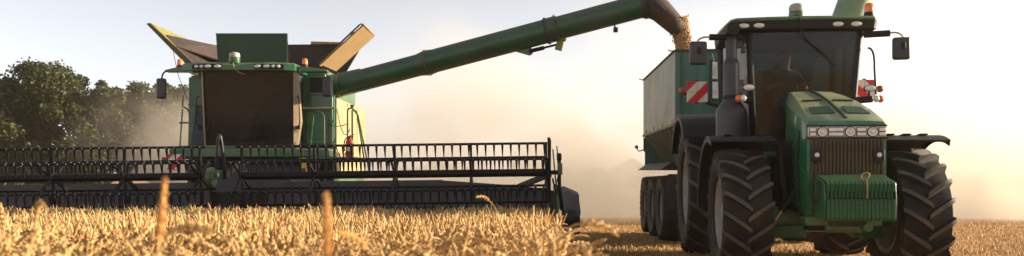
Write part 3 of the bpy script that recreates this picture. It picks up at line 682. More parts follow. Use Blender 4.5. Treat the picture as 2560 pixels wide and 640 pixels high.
def tractor():
    t = empty('tractor', (3.82, 10.0, 0), R(-5.6))
    tag(t, 'big green tractor facing the camera with ribbed front weight block', 'tractor')
    G, K = M['green_clean'], M['black']
    for s in (-1, 1):
        wheel(t, (s*.985-.05, 0, .80), 'front', s, .07 if s > 0 else .13); wheel(t, (s*1.05-.03, 3.05, 1.04), 'rear', s, .05)
    # chassis, axles
    b = MB(); b.box((-.30, -.35, .62), (.30, 1.2, 1.15)); b.box((-.38, 1.2, .66), (.38, 3.3, 1.45)); b.build('chassis', M['steel_dark'], t, bevel=.03)
    b = MB(); b.tube([(-.80, .02, .80), (-.35, .02, .70), (.35, .02, .70), (.72, .02, .80)], [.15, .12, .12, .15], 12); b.build('front_axle', M['green'], t)
    b = MB(); b.tube([(-.8, 3.05, 1.04), (.8, 3.05, 1.04)], .17, 12); b.build('rear_axle', M['green'], t)
    for s in (-1, 1):
        b = MB(); b.bar((s*.30, -.25, .60), (s*.62, -.05, .58), .10, .14); b.bar((s*.30, .35, .62), (s*.62, .08, .60), .10, .12); b.build('suspension_arm', M['green'], t, bevel=.015)
        b = MB(); b.tube([(s*.36, -.12, 1.12), (s*.55, -.1, .84)], .045, 10); b.build('damper', M['steel_dark'], t)
        b = MB(); b.tube([(s*.52, -.12, .89), (s*.62, -.1, .73)], .02, 8); b.build('piston_rod', M['chrome'], t)
        # front mudguard
        f = arc_strip(s*1.37-.05, s*.60-.05, 0, .80, .925, 68, 178, .03, 18, .05); o = f.build('front_mudguard', K, t, bevel=.01)
        q = MB(); q.bar((s*.85, .05, 1.725), (s*.54, .05, 1.64), .10, .04); q.bar((s*.54, .05, 1.64), (s*.47, .05, .95), .08, .06); q.build('bracket', K, o, bevel=.01)
        for xx in (.76, .95, 1.14): q = MB(); q.cbox((s*xx-.05, -.10, 1.755), (.10, .14, .016), (-.10, 0, 0)); q.build('moulding', K, o, bevel=.006)
        # rear mudguard
        f = arc_strip(s*1.44-.03, s*.80, 3.05, 1.04, 1.15, 42, 150, .04, 20, .06); f.build('rear_mudguard', K, t, bevel=.012)
    # side tanks and step
    b = MB(); b.box((-.90, 1.05, .72), (-.42, 2.15, 1.48)); b.build('fuel_tank', K, t, bevel=.06, seg=3)
    b = MB(); b.box((.42, 1.05, .72), (.90, 2.15, 1.48)); b.build('battery_box', K, t, bevel=.06, seg=3)
    b = MB()
    for k in range(4): b.cbox((-1.0, 1.75, .55 + .28*k), (.26, .34, .03))
    b.bar((-1.12, 1.6, .5), (-1.12, 1.6, 1.5), .03, .05); b.bar((-1.12, 1.92, .5), (-1.12, 1.92, 1.5), .03, .05); b.build('step', K, t)
    b = MB(); b.cbox((-.62, .98, 1.55), (.5, .10, .06)); b.build('cross_rail', G, t, bevel=.01)
    # bonnet: lofted sections
    secs = [(-.675, .405, .435, 1.885, 1.845, .82), (-.64, .41, .445, 1.915, 1.86, .80), (-.3, .40, .455, 2.045, 1.97, .84), (.1, .365, .44, 2.18, 2.08, .98), (.5, .315, .39, 2.29, 2.17, 1.10), (.85, .27, .33, 2.365, 2.23, 1.2), (1.08, .24, .28, 2.39, 2.25, 1.28)]
    rings = []
    for y, wt, ws, zt, zs, zb in secs:
        cr = .010
        rings.append([(-ws*.97, y, zb), (-ws, y, zb+.3), (-ws, y, zs-.01), (-ws*.99, y, zs+.008), (-wt*1.005, y, zt-.008), (-wt*.97, y, zt), (-wt*.4, y, zt+cr*.7), (0, y, zt+cr),
                      (wt*.4, y, zt+cr*.7), (wt*.97, y, zt), (wt*1.005, y, zt-.008), (ws*.99, y, zs+.008), (ws, y, zs-.01), (ws, y, zb+.3), (ws*.97, y, zb)])
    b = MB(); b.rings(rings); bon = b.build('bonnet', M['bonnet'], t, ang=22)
    def topz(y):
        ys = [q[0] for q in secs]; return float(np.interp(y, ys, [q[3] for q in secs]))
    # bonnet ridge, vents, slot, side outlets
    bon.location.x = .05; b = MB(); b.tube([(0, y, topz(y)+.012) for y in (-.64, -.4, -.1, .2, .5, .8, 1.0)], .020, 6); b.build('ridge', M['tank_green'], bon)
    for s in (-1, 1):
        q = MB(); q.add([(s*.07, -.47, topz(-.47)+.018), (s*.33, -.47, topz(-.47)+.006), (s*.30, -.22, topz(-.22)+.008), (s*.07, -.22, topz(-.22)+.022)], [(0, 1, 2, 3)])
        q.prism(q.v[:4], (0, 0, .006)); q.build('vent', M['tank_green'], bon, smooth=False)
        q = MB(); q.bar((s*.06, .10, topz(.10)+.018), (s*.30, .10, topz(.10)+.010), .035, .012); q.build('slot', M['steel_dark'], bon)
        q = MB(); q.prism([(s*.458, -.15, 1.55), (s*.458, .05, 1.70), (s*.458, .35, 1.70), (s*.458, .35, 1.15), (s*.458, 0, 1.0)], (s*.012, 0, 0)); q.build('side_vent', K, bon, bevel=.004)
        q = MB(); q.tube([(s*.46, -.42, 1.80), (s*.462, -.38, 1.45), (s*.45, -.42, 1.0)], .012, 6); q.build('panel_edge', K, bon)
    # grille
    b = MB(); b.box((-.405, -.672, .84), (.405, -.655, 1.695)); gr = b.build('grille', K, t); gr.location.x = .05
    bar = MB(); bar.box((-.013, -.030, -.40), (.013, .0, .40)); bm_ = bar.mesh('grille_bar'); bm_.materials.append(M['grille'])
    for k in range(20): inst('grille_bar', bm_, gr, (-.385 + .0405*k, -.672, 1.275))
    for s in (-1, 1):
        b = MB(); b.box((s*.34-.062, -.725, 1.44), (s*.34+.062, -.688, 1.56)); b.prism([(s*.34-.05, -.722, 1.445), (s*.34+.05, -.722, 1.445), (s*.34, -.722, 1.40)], (0, .03, 0)); o = b.build('sensor_housing', K, gr, bevel=.008)
        b = MB(); b.lathe([(.026, 0), (.026, -.012), (.015, -.014), (.002, -.008)], (s*.34, -.726, 1.505), 'Y', 16); b.build('sensor_lens', M['lamp'], gr)
    # headlight band
    b = MB(); b.box((-.43, -.705, 1.705), (.43, -.60, 1.83)); hb = b.build('headlight_band', M['band'], t, bevel=.02, seg=3); hb.location.x = .05
    for cx, r in ((-.275, .052), (.03, .052), (.275, .052)):
        b = MB(); b.lathe([(r, -.0), (r*1.0, -.018), (r*.85, -.014), (r*.5, -.004), (r*.3, -.016), (.002, -.022)], (cx, -.705, 1.767), 'Y', 20); b.build('headlight', M['lamp'], hb); b = MB(); b.lathe([(r*1.02, -.0), (r*1.02, -.014), (r*1.16, -.014), (r*1.16, 0)], (cx, -.706, 1.767), 'Y', 24, False); b.build('bezel', K, hb)
    for x0, x1 in ((-.415, -.345), (-.205, -.045), (.105, .20), (.345, .415)):
        for z0, z1 in ((1.722, 1.76), (1.772, 1.812)):
            b = MB(); b.box((x0-.006, -.709, z0-.006), (x1+.006, -.7035, z1+.006)); b.build('bezel', M['grey_plastic'], hb); b = MB(); b.box((x0, -.716, z0), (x1, -.7095, z1)); b.build('reflector', M['lamp'], hb, bevel=.004)
    b = MB(); b.box((-.445, -.69, 1.683), (.445, -.60, 1.704)); b.box((-.44, -.70, 1.831), (.44, -.60, 1.845)); b.build('trim', K, hb)
    # front weight block
    cx = .035; b = MB(); b.box((cx-.34, -1.16, .80), (cx+.34, -.78, 1.20)); b.box((cx-.43, -1.05, 1.0), (cx-.34, -.9, 1.2)); b.box((cx-.2, -.8, .7), (cx+.2, -.3, 1.0)); wb = b.build('front_weight', M['tank_green'], t, bevel=.01)  # block darker than its plates, shading the gaps between them by colour
    rb = MB(); rb.prism([(-.019, -1.225, 1.10), (-.019, -1.235, 1.185), (-.019, -1.20, 1.215), (-.019, -.80, 1.285), (-.019, -.78, 1.10)], (.038, 0, 0)); r1 = rb.mesh('weight_plate'); r1.materials.append(M['weight'])
    rb = MB(); rb.prism([(-.019, -1.215, .785), (-.019, -1.235, .82), (-.019, -1.235, 1.0), (-.019, -1.215, 1.025), (-.019, -1.0, 1.03), (-.019, -1.0, .785)], (.038, 0, 0)); r2 = rb.mesh('weight_plate'); r2.materials.append(M['weight'])
    rb = MB(); rb.box((-.014, -1.19, 1.03), (.014, -1.0, 1.10)); r3 = rb.mesh('weight_plate'); r3.materials.append(M['weight'])
    for k in range(17):
        x = cx - .336 + .042*k
        for m_ in (r1, r2, r3):
            o = inst('weight_plate', m_, wb, (x, 0, 0))
            bv = o.modifiers.new('bevel', 'BEVEL'); bv.width = .006; bv.segments = 2
    for s in (-1, 1):
        q = MB(); q.prism([(cx+s*.362, -1.20, .79), (cx+s*.362, -1.22, 1.0), (cx+s*.362, -1.18, 1.2), (cx+s*.362, -.85, 1.27), (cx+s*.362, -.82, .79)], (s*.012, 0, 0)); q.build('end_plate', G, wb, bevel=.004)
    b = MB(); rg_ = [(cx+.05 + .04*math.cos(a)+.012*math.sin(a), -1.21, 1.27 + .035*math.sin(a)) for a in [2*math.pi*i/16 for i in range(16)]]
    b.tube(rg_, .009, 6, closed=True); b.tube([(cx+.055, -1.235, 1.24), (cx+.06, -1.25, 1.12), (cx+.055, -1.25, 1.03)], .008, 6); b.build('lifting_ring', M['rust_edge'], wb)
    b = MB(); b.box((-.42, -.75, .70), (.42, -.45, .80)); b.tube([(-.2, -.72, .68), (.2, -.72, .68)], .06, 10); b.build('front_linkage', M['green'], t, bevel=.02)
    b = MB(); b.lathe([(.05, -.9), (.05, -.75)], (.22, 0, .70), 'Y', 12); b.build('hitch_pin', M['green'], t)
    # cab
    cab = MB(); cab.box((-.70, 1.25, 1.46), (.70, 2.70, 1.78)); cab.box((-.62, 1.17, 1.5), (.62, 1.26, 1.95)); cab = cab.build('cab', K, t, bevel=.03)
    fl, fr, tl, tr = (-.60, 1.18, 1.80), (.62, 1.18, 1.80), (-.66, 1.10, 3.22), (.71, 1.10, 3.22)
    pane((fl, fr, tr, tl), M['cab_glass'], 'windscreen', cab, .05)
    bl_, br_, btl, btr = (-.80, 2.66, 1.80), (.80, 2.66, 1.80), (-.85, 2.62, 3.22), (.85, 2.62, 3.22)
    pane((br_, bl_, btl, btr), M['side_glass'], 'rear_window', cab, 0)
    pane((bl_, fl, tl, btl), M['side_glass'], 'side_window', cab, .03)
    pane((fr, br_, btr, tr), M['side_glass'], 'side_window', cab, .03)
    for a, c in ((fl, tl), (fr, tr)): q = MB(); q.bar(Vector(a)+Vector((math.copysign(.03, a[0]), .02, 0)), Vector(c)+Vector((math.copysign(.04, a[0]), .02, 0)), .07, .09); q.build('pillar', K, cab, bevel=.015)
    for a, c in ((bl_, btl), (br_, btr)): q = MB(); q.bar(a, c, .09, .09); q.build('pillar', K, cab, bevel=.015)
    for s in (-1, 1):
        q = MB(); q.bar((s*.77, 1.95, 1.8), (s*.83, 1.95, 3.22), .05, .07); q.build('pillar', K, cab, bevel=.01)
    # roof
    def roof_ring(z, e):
        p = []
        for (x, y) in ((-.96, 1.10), (-.90, 1.0), (-.5, .94), (0, .92), (.5, .94), (.90, 1.0), (.96, 1.10), (.98, 1.9), (.92, 2.7), (.8, 2.8), (-.8, 2.8), (-.92, 2.7), (-.98, 1.9)):
            p.append((x*e, 1.9 + (y-1.9)*e, z))
        return p
    q = MB(); q.rings([roof_ring(3.20, .95), roof_ring(3.225, 1.0), roof_ring(3.325, 1.015), roof_ring(3.335, 1.0)]); ru = q.build('roof_liner', K, cab, ang=30)
    q = MB(); q.rings([roof_ring(3.336, 1.012), roof_ring(3.36, 1.018), roof_ring(3.39, .985), roof_ring(3.405, .9), roof_ring(3.41, .5)]); rf = q.build('roof', M['green_clean'], cab, ang=30)
    for x in (-.80, -.60, .42, .66): oval_lamp((x, .915 + .05*abs(x), 3.275), .075, .033, t)
    oval_lamp((-.95, 1.03, 3.27), .03, .035, t)
    dome((-.06, 1.15, 3.36), t, .105)
    q = MB(); q.tube([(-.09, 1.04, 3.42), (-.09, .90, 3.36), (-.07, .90, 3.22), (.02, 1.01, 3.09), (.16, 1.03, 2.98), (.30, 1.03, 2.86), (.42, 1.04, 2.74)], .010, 6); q.build('antenna_cable', K, t)
    bc = beacon((.92, 1.25, 3.42), t, .062, .19)
    q = MB(); q.tube([(.86, 1.25, 3.23), (.93, 1.25, 3.26), (.94, 1.25, 3.36), (.92, 1.25, 3.43)], .02, 8); q.build('bracket', K, bc)
    mirror(t, [(-.80, 1.08, 3.14), (-1.24, 1.05, 3.145)], bez((-1.24, 1.05, 3.145), (-1.44, 1.05, 3.17), (-1.43, 1.05, 2.95)), (-1.39, 1.06, 2.93), (.235, .10, .32), tilt=R(6))
    mirror(t, [(.80, 1.08, 3.15), (1.12, 1.05, 3.16)], bez((1.12, 1.05, 3.165), (1.33, 1.05, 3.20), (1.30, 1.05, 2.98)), (1.27, 1.06, 2.955), (.22, .10, .30), tilt=R(-8))
    q = MB(); q.tube(bez((.86, 1.12, 2.98), (.95, 1.1, 2.98), (.94, 1.1, 2.7), 5) + [Vector((.96, 1.1, 2.35))], .014, 8); q.build('grab_handle', K, t)
    # exhaust
    ex = MB(); ex.lathe([(.10, 1.60), (.195, 1.64), (.205, 1.70), (.205, 2.12), (.19, 2.17), (.12, 2.27), (.108, 2.31), (.108, 2.78), (.075, 2.85), (.075, 3.12)], (-.95, 1.05, 0), n=28); ex = ex.build('exhaust', M['grey_plastic'], t, ang=25)
    q = MB(); q.tube([(-.95, 1.05, 3.10), (-.95, 1.05, 3.17), (-.945, 1.0, 3.22), (-.945, .88, 3.23)], [.082, .085, .088, .088], 16); q.build('elbow', K, ex)
    q = MB(); q.lathe([(.112, 2.30), (.118, 2.31), (.118, 2.34), (.112, 2.35)], (-.95, 1.05, 0), n=28); q.build('clamp', K, ex)
    q = MB(); q.cbox((-.84, 1.12, 3.08), (.09, .06, .16)); q.cbox((-.78, 1.12, 2.98), (.06, .05, .10)); q.build('bracket', M['grey_plastic'], ex, bevel=.01)
    # indicator arms
    for s in (-1, 1):
        ox, oy = (.97, 1.05) if s > 0 else (.86, .80)
        q = MB(); q.bar((s*.66, 1.14, 2.27), (s*(ox-.05), oy+.05, 2.29), .08, .09); o = q.build('indicator_arm', K, t, bevel=.02)
        q = MB(); q.ball((s*(ox+.03), oy, 2.285), (.05, .04, .05), 14, 10); q.build('indicator', M['amber'], o)
        q = MB(); q.ball((s*(ox-.025), oy-.02, 2.285), (.04, .04, .048), 14, 10); q.build('side_light', M['lamp'], o)
        q = MB(); q.tube([(s*(ox-.10), oy+.05, 2.30), (s*(ox-.10), oy+.05, 2.40)], .015, 8); q.build('lamp_stem', K, o)
        oval_lamp((s*(ox-.10), oy, 2.43), .075, .042, t)
    # warning boards on arms behind
    for s in (-1, 1):
        q = MB(); q.tube([(s*.78, 2.45, 2.28), (s*1.0, 2.62, 2.36), (s*1.2, 2.65, 2.48), (s*1.44, 2.65, 2.55)], .03, 8); q.build('board_arm', K, t)
        warning_board(t, (s*1.25+.04, 2.60, 2.55), .32, 1 if s < 0 else -1)
        q = MB(); q.lathe([(.05, .03), (.055, .0), (.05, -.03), (.03, -.05), (.002, -.055)], (s*1.48+.04, 2.62, 2.57), 'Y', 16); q.build('marker_light', M['redlens'], t)
    # inside
    q = MB(); q.box((-.26, 1.95, 2.05), (.26, 2.4, 2.2)); q.box((-.25, 2.32, 2.2), (.25, 2.45, 2.85)); q.box((-.10, 2.36, 2.85), (.10, 2.43, 2.96)); st = q.build('driver_seat', M['interior'], t, bevel=.04, seg=3)
    q = MB(); q.box((-.2, 2.0, 1.79), (.2, 2.35, 2.05)); q.build('pedestal', M['interior'], st)
    q = MB(); q.tube([(.22*math.cos(a), 1.52 + .08*math.sin(a), 2.45 + .20*math.sin(a)) for a in [2*math.pi*i/24 for i in range(24)]], .014, 6, closed=True)
    q.bar((-.2, 1.52, 2.45), (.2, 1.52, 2.45), .03); q.build('steering_wheel', M['interior'], t)
    q = MB(); q.box((-.28, 1.28, 1.79), (.28, 1.50, 2.22)); q.tube([(0, 1.42, 2.2), (0, 1.54, 2.44)], .04, 8); q.build('dashboard', M['interior'], t, bevel=.04, seg=3)
    q = MB(); q.box((.36, 1.75, 2.25), (.60, 1.80, 2.48)); q.box((.4, 1.8, 1.8), (.56, 2.3, 2.25)); q.build('armrest_console', M['interior'], t, bevel=.03)
    q = MB(); q.box((-.72, 1.25, 3.12), (.72, 2.6, 3.19)); q.build('headliner', M['interior'], t)
    q = MB(); q.box((-.7, 2.45, 1.79), (.7, 2.62, 2.35)); q.build('rear_console', M['interior'], t)
    q = MB(); q.lathe([(.12, 0), (.13, -.03), (.1, -.05)], (.38, 2.45, 2.78), 'Y', 18); q.build('loudspeaker', M['interior'], t)
    q = MB(); q.box((-1.5, 0, 0), (-1.5, 0, 0)) if False else None
    return t
T = tractor()
th = R(-5.6); ct, sn = math.cos(th), math.sin(th)
p = person((3.82 + .0*ct - 2.12*sn, 10 + .0*sn + 2.12*ct, 2.19), 'driver in dark clothes steering inside the tractor cab'); p.rotation_euler = (0, 0, th)

# ------------------------------------------------------------------ trailer
def trailer():
    t = empty('grain_trailer', (4.25, 14.85, 0), R(-2.4))
    tag(t, 'tall green grain trailer with pale weathered side on three axles behind the tractor', 'trailer')
    L = 4.9
    for k in range(3):
        for s in (-1, 1): wheel(t, (s*1.16, .68 + 1.30*k, .62 - .02*k), 'trailer', s, .2*k)
        b = MB(); b.tube([(-1.0, .68+1.3*k, .62), (1.0, .68+1.3*k, .62)], .08, 10); b.build('axle', M['trailer_frame'], t)
    b = MB(); b.box((-.55, -.1, .80), (-.40, L, 1.08)); b.box((.40, -.1, .80), (.55, L, 1.08)); b.bar((-.45, -.05, .95), (-.03, -1.5, .72), .12, .16); b.bar((.45, -.05, .95), (.03, -1.5, .72), .12, .16); b.build('chassis', M['trailer_frame'], t, bevel=.01)
    # front wall: sheet with planks' ribs
    b = MB(); b.box((-1.27, 0, 1.42), (1.27, .035, 3.50)); fw = b.build('front_wall', M['teal'], t, bevel=.006)
    rib = MB(); rib.box((-.03, -.035, 1.42), (.03, -.001, 3.47)); rm = rib.mesh('rib'); rm.materials.append(M['teal'])
    for x in (-1.23, -.02, .6, 1.23): inst('rib', rm, fw, (x, 0, 0))
    b = MB(); b.box((-1.29, -.04, 3.502), (1.29, .05, 3.535)); b.build('top_rail', M['lip'], fw)
    b = MB(); b.box((-.66, -.03, 2.60), (-.16, -.002, 3.34)); w = b.build('window', M['teal_dark'], t)
    for z0, z1 in ((2.64, 2.94), (2.99, 3.30)):
        q = MB(); q.box((-.62, -.036, z0), (-.20, -.0305, z1)); q.build('pane', M['white'], w)
    q = MB(); bx, bz = -.50, 2.78                                   # the letter B, as strokes
    q.box((bx, -.042, bz), (bx+.022, -.0365, bz+.12))
    for z0 in (0, .049, .098): q.box((bx+.022, -.042, bz+z0), (bx+.062, -.0365, bz+z0+.022))
    for z0 in (.012, .066): q.box((bx+.062, -.042, bz+z0), (bx+.084, -.0365, bz+z0+.042))
    q.build('letter', M['black'], w)
    b = MB(); b.tube([(-.62, -.03, 3.45), (-.50, -.05, 2.85)], .006, 6); b.build('cord', M['white'], fw)
    # side walls
    for s in (-1, 1):
        b = MB(); b.box((min(s*1.25, s*1.285), .05, 2.20), (max(s*1.25, s*1.285), L, 3.50)); sw = b.build('side_wall', M['trailer_side'], t, bevel=.004)
        b = MB(); b.box((min(s*1.25, s*1.31), .05, 3.502), (max(s*1.25, s*1.31), L, 3.53)); b.build('top_rail', M['lip'], sw)
        b = MB(); b.box((min(s*1.25, s*1.31), .05, 2.15), (max(s*1.25, s*1.31), L, 2.198)); b.build('bottom_rail', M['fin'], sw)
        for k in range(4):
            q = MB(); q.box((min(s*1.285, s*1.315), .3+1.3*k, 2.2), (max(s*1.285, s*1.315), .36+1.3*k, 2.28)); q.build('latch', M['yellow'], sw)
        # sloping hopper and fins
        b = MB(); b.prism([(s*1.27, .05, 2.15), (s*.62, .05, 1.38), (s*.58, .05, 1.42), (s*1.23, .05, 2.15)], (0, L-.05, 0)); hp = b.build('hopper', M['teal_dark'], t)
        fin = MB(); fin.prism([(s*1.285, 0, 2.148), (s*1.285, 0, 2.06), (s*.72, 0, 1.40), (s*.645, 0, 1.40)], (0, .05, 0)); fm = fin.mesh('fin'); fm.materials.append(M['fin'])
        for k in range(8): inst('fin', fm, hp, (0, .25 + .58*k, 0))
        b = MB(); b.prism([(s*1.285, L-.03, 2.149), (s*1.285, L-.03, 1.82), (s*.95, L-.03, 1.40), (s*.62, L-.03, 1.40)], (0, .03, 0)); b.build('end_gusset', M['teal_dark'], hp)
        # mudguard deck
        b = MB(); b.prism([(s*1.52, .30, 1.34), (s*1.30, .30, 1.49), (s*.60, .30, 1.49), (s*.60, .30, 1.34)], (0, 3.75, 0)); b.build('mudguard', M['trailer_frame'], t, bevel=.01)
        b = MB(); b.box((min(s*.82, s*1.42), -.06, .62), (max(s*.82, s*1.42), -.03, 1.27)); mf = b.build('mud_flap', M['trailer_frame'], t, bevel=.01)
        q = MB(); q.box((min(s*1.0, s*1.28), -.075, .98), (max(s*1.0, s*1.28), -.061, 1.03)); q.build('red_reflector', M['redlens'], mf)
        q = MB(); q.box((min(s*1.0, s*1.28), -.075, 1.032), (max(s*1.0, s*1.28), -.061, 1.07)); q.build('white_reflector', M['rust_edge'], mf)
        # rear side lamp on arm
        q = MB(); q.tube([(s*1.28, L-.2, 1.83), (s*1.42, L-.2, 1.80), (s*1.46, L-.2, 1.86)], .014, 8); a = q.build('lamp_arm', M['black'], t)
        q = MB(); q.ball((s*1.47, L-.2, 1.90), .045, 12, 8); q.build('lamp', M['redlens'], a)
        for yy in (.1, L-.1):
            q = MB(); q.tube([(s*1.28, yy, 3.52), (s*1.36, yy, 3.52), (s*1.40, yy, 3.54)], .012, 6); q.build('tarpaulin_hook', M['steel'], t)
    b = MB(); b.box((-1.25, L-.035, 1.42), (1.25, L, 3.50)); b.build('rear_wall', M['teal'], t)
    b = MB(); b.box((-.6, .05, 1.34), (.6, L-.04, 1.42)); b.build('floor', M['teal_dark'], t)
    # unloading tube of the trailer leaning up to the right
    b = MB(); b.tube([(1.02, -.30, 1.5), (1.19, -.30, 2.5), (1.74, -.30, 4.08), (2.2, -.30, 5.4)], [.29, .29, .29, .27], 24); au = b.build('unloading_tube', M['trailer_tube'], t)
    b = MB(); b.tube([(1.45, -.30, 3.24), (1.48, -.30, 3.33)], .34, 24); b.build('flange', M['teal_dark'], au)
    b = MB(); b.bar((.9, -.02, 2.2), (1.1, -.26, 2.2), .3, .2); b.build('bracket', M['teal_dark'], au)
    # wheat load
    n = 24; V = []; F = []
    for j in range(n+1):
        for i in range(n+1):
            x = -1.24 + 2.48*i/n; y = .05 + (L-.1)*j/n; d = math.hypot(x+.55, y-1.9)
            V.append((x, y, 2.55 + .75*math.exp(-d*d/1.6) + .02*mnoise.noise((x*4, y*4, 0))))
    for j in range(n):
        for i in range(n): F.append((j*(n+1)+i, j*(n+1)+i+1, (j+1)*(n+1)+i+1, (j+1)*(n+1)+i))
    b = MB(); b.add(V, F); o = b.build('grain_heap', M['grain']); o.location = t.location; o.rotation_euler = t.rotation_euler
    tag(o, 'heap of harvested wheat grain inside the trailer', 'grain', kind='stuff')
    return t
M['trailer_tube'] = surf('tube_paint', (.13, .22, .13), (.24, .34, .18), .45, scale=2, dust=.4, dustcol=(.32, .28, .16))
trailer()

# ------------------------------------------------------------------ combine
def combine():
    t = empty('combine_harvester', (-5.7, 17.8, 0))
    tag(t, 'green combine harvester with open hopper flaps and long unloading pipe', 'combine harvester')
    G, K = M['green'], M['black']
    # body
    b = MB(); b.box((-1.58, .62, 1.05), (1.70, 4.35, 3.0)); b.box((-1.40, .70, 3.0), (1.50, 4.2, 3.62)); b.box((-1.2, 4.35, 1.0), (1.2, 6.2, 2.6)); body = b.build('body', G, t, bevel=.03)
    b = MB(); b.box((1.702, .75, 1.15), (1.745, 4.34, 2.98)); sp = b.build('side_panel', M['cream'], t, bevel=.02)
    b = MB(); b.box((1.746, 1.9, 1.2), (1.752, 1.93, 2.95)); b.box((1.746, 3.1, 1.2), (1.752, 3.13, 2.95)); b.build('panel_joint', K, sp)
    # right front panel with hatch, vent and hoop
    b = MB(); b.box((1.02, .50, 1.86), (1.70, .62, 3.42)); fp = b.build('front_panel', M['green_clean'], t, bevel=.02)
    b = MB(); b.box((1.16, .465, 3.02), (1.54, .498, 3.44)); vf = b.build('vent_frame', M['green_clean'], t, bevel=.02)
    b = MB(); b.box((1.20, .450, 3.07), (1.50, .470, 3.40)); b.build('vent', K, vf, bevel=.012)
    b = MB(); b.box((1.05, .40, 2.70), (1.74, .499, 2.745)); b.build('ledge', M['cream'], fp, bevel=.008)
    b = MB(); b.box((1.10, .485, 1.93), (1.62, .499, 2.66)); hd = b.build('hatch', M['green'], t, bevel=.01)
    b = MB(); b.tube([(1.10, .475, 1.93), (1.62, .475, 1.93), (1.62, .475, 2.66), (1.10, .475, 2.66)], .010, 6, closed=True); b.build('hatch_seal', K, hd)
    b = MB(); b.tube([(1.25, .30, 1.88), (1.31, .30, 2.50)] + bez((1.31, .30, 2.55), (1.42, .30, 2.72), (1.55, .30, 2.55), 6) + [Vector((1.56, .30, 1.88))], .016, 8); b.bar((1.29, .30, 2.32), (1.56, .30, 2.32), .02); b.bar((1.27, .30, 2.08), (1.56, .30, 2.08), .02); b.build('hoop_ladder', M['green_clean'], t)
    # left window panel
    b = MB(); b.box((-1.52, .50, 1.86), (-.98, .62, 3.42)); lp = b.build('left_panel', M['green_clean'], t, bevel=.02)
    b = MB(); b.prism([(-1.46, .497, 1.90), (-1.03, .497, 1.90), (-1.03, .497, 2.78), (-1.36, .497, 2.78)], (0, -.02, 0)); b.build('side_glass', M['bluish_glass'], lp, bevel=.006)
    b = MB(); b.bar((-1.50, .44, 2.80), (-1.0, .44, 2.80), .03, .04); b.build('ledge', G, lp)
    # platform and rails
    b = MB(); b.box((-1.62, -.30, 1.62), (1.80, .50, 1.80)); b.build('platform', G, t, bevel=.02)
    b = MB(); b.tube([(-1.24, -.2, 1.80), (-1.22, -.2, 2.45)] + bez((-1.22, -.2, 2.5), (-1.22, -.2, 2.68), (-1.37, -.2, 2.70), 5) + [Vector((-1.36, -.2, 2.95))], .018, 8)
    b.tube([(-1.46, -.2, 1.85), (-1.2, -.2, 1.85)], .018, 8); b.tube([(-1.44, -.2, 2.36), (-1.22, -.2, 2.36)], .018, 8); b.tube([(-1.44, -.18, 1.8), (-1.38, -.18, 2.66)], .016, 8); b.build('handrail', M['green_clean'], t)
    # cab
    cb = MB(); cb.box((-.98, .05, 1.80), (1.0, 1.7, 1.90)); cb.box((-.98, 1.60, 1.9), (1.0, 1.7, 3.45)); cab = cb.build('cab', M['interior'], t)
    fl, fr, tr, tl = (-.95, -.02, 1.90), (.93, -.02, 1.90), (.98, -.22, 3.47), (-.96, -.22, 3.47)
    pane((fl, fr, tr, tl), M['combine_glass'], 'windscreen', cab, .12, n=10)
    q = MB(); q.bar((-.94, -.06, 1.85), (-.93, -.26, 3.46), .03, .05); q.build('pillar', M['cream'], cab, bevel=.012)
    q = MB(); q.prism([(.95, .0, 1.85), (1.03, .05, 1.85), (1.12, .05, 2.4), (1.08, -.10, 3.46), (.99, -.18, 3.46)], (0, .10, 0)); q.build('pillar', M['tan'], cab, bevel=.012)
    q = MB(); q.box((-.97, -.10, 1.80), (.97, .04, 1.88)); q.build('sill', G, cab, bevel=.02)
    for s, x in ((-1, -1.06), (1, 1.07)):
        q = MB(); q.tube([(x, -.06, 2.95), (x+s*.04, -.12, 2.9), (x+s*.05, -.10, 2.35), (x, -.02, 2.28)], .014, 8); q.build('grab_handle', K, cab)
        q = MB(); q.cbox((x, -.02, 2.27), (.06, .06, .08)); q.build('hinge', K, cab)
    q = MB(); q.bar((-.75, -.17, 3.42), (-.85, -.12, 2.3), .02, .015); q.bar((-.45, -.20, 3.36), (-.72, -.16, 2.88), .02, .012); q.build('wiper', K, cab)
    q = MB(); q.box((-.90, .05, 1.93), (-.60, .10, 2.22)); q.build('monitor', M['grey_plastic'], cab, bevel=.02)
    # cab side glass
    pane(((-.985, 1.55, 1.92), (-.985, .08, 1.92), (-.985, -.02, 3.44), (-.985, 1.55, 3.44)), M['bluish_glass'], 'side_window', cab)
    pane(((1.005, .10, 1.92), (1.005, 1.55, 1.92), (1.005, 1.55, 3.44), (1.005, .0, 3.44)), M['bluish_glass'], 'side_window', cab)
    # roof visor
    def rr(z, e, dy=0):
        pts = [(-1.36, .0), (-1.33, -.30), (-.95, -.42), (-.40, -.46), (-.34, -.44), (.10, -.44), (.16, -.46), (.75, -.42), (1.06, -.30), (1.09, .0), (1.09, 1.7), (-1.36, 1.7)]
        return [(-.13 + (x+.13)*e, .6 + (y-.6)*e + dy, z + (.03 if abs(x+.13) < .33 and y < 0 and z > 3.5 else 0)*-1) for x, y in pts]
    q = MB(); q.rings([rr(3.45, .97), rr(3.47, 1.0), rr(3.60, 1.0), rr(3.63, .97), rr(3.66, .8)]); rf = q.build('roof', M['green_clean'], t, ang=30)
    q = MB()
    for x0, x1, y0, y1 in ((-1.08, -.45, -.408, -.468), (.25, .86, -.465, -.402)):
        q = MB(); q.prism([(x0, y0, 3.485), (x1, y1, 3.485), (x1, y1, 3.585), (x0, y0, 3.585)], (0, -.02, 0)); q.build('light_strip', K, rf)
    for x, r_ in ((-.98, .04), (-.87, .04), (-.72, .075), (-.52, .075), (.33, .075), (.52, .075), (.66, .04), (.77, .04)): oval_lamp((x, -.49 + (.04 if abs(x) > .8 else 0.0), 3.535), r_, .036, t)
    dome((-.22, -.30, 3.62), t, .115)
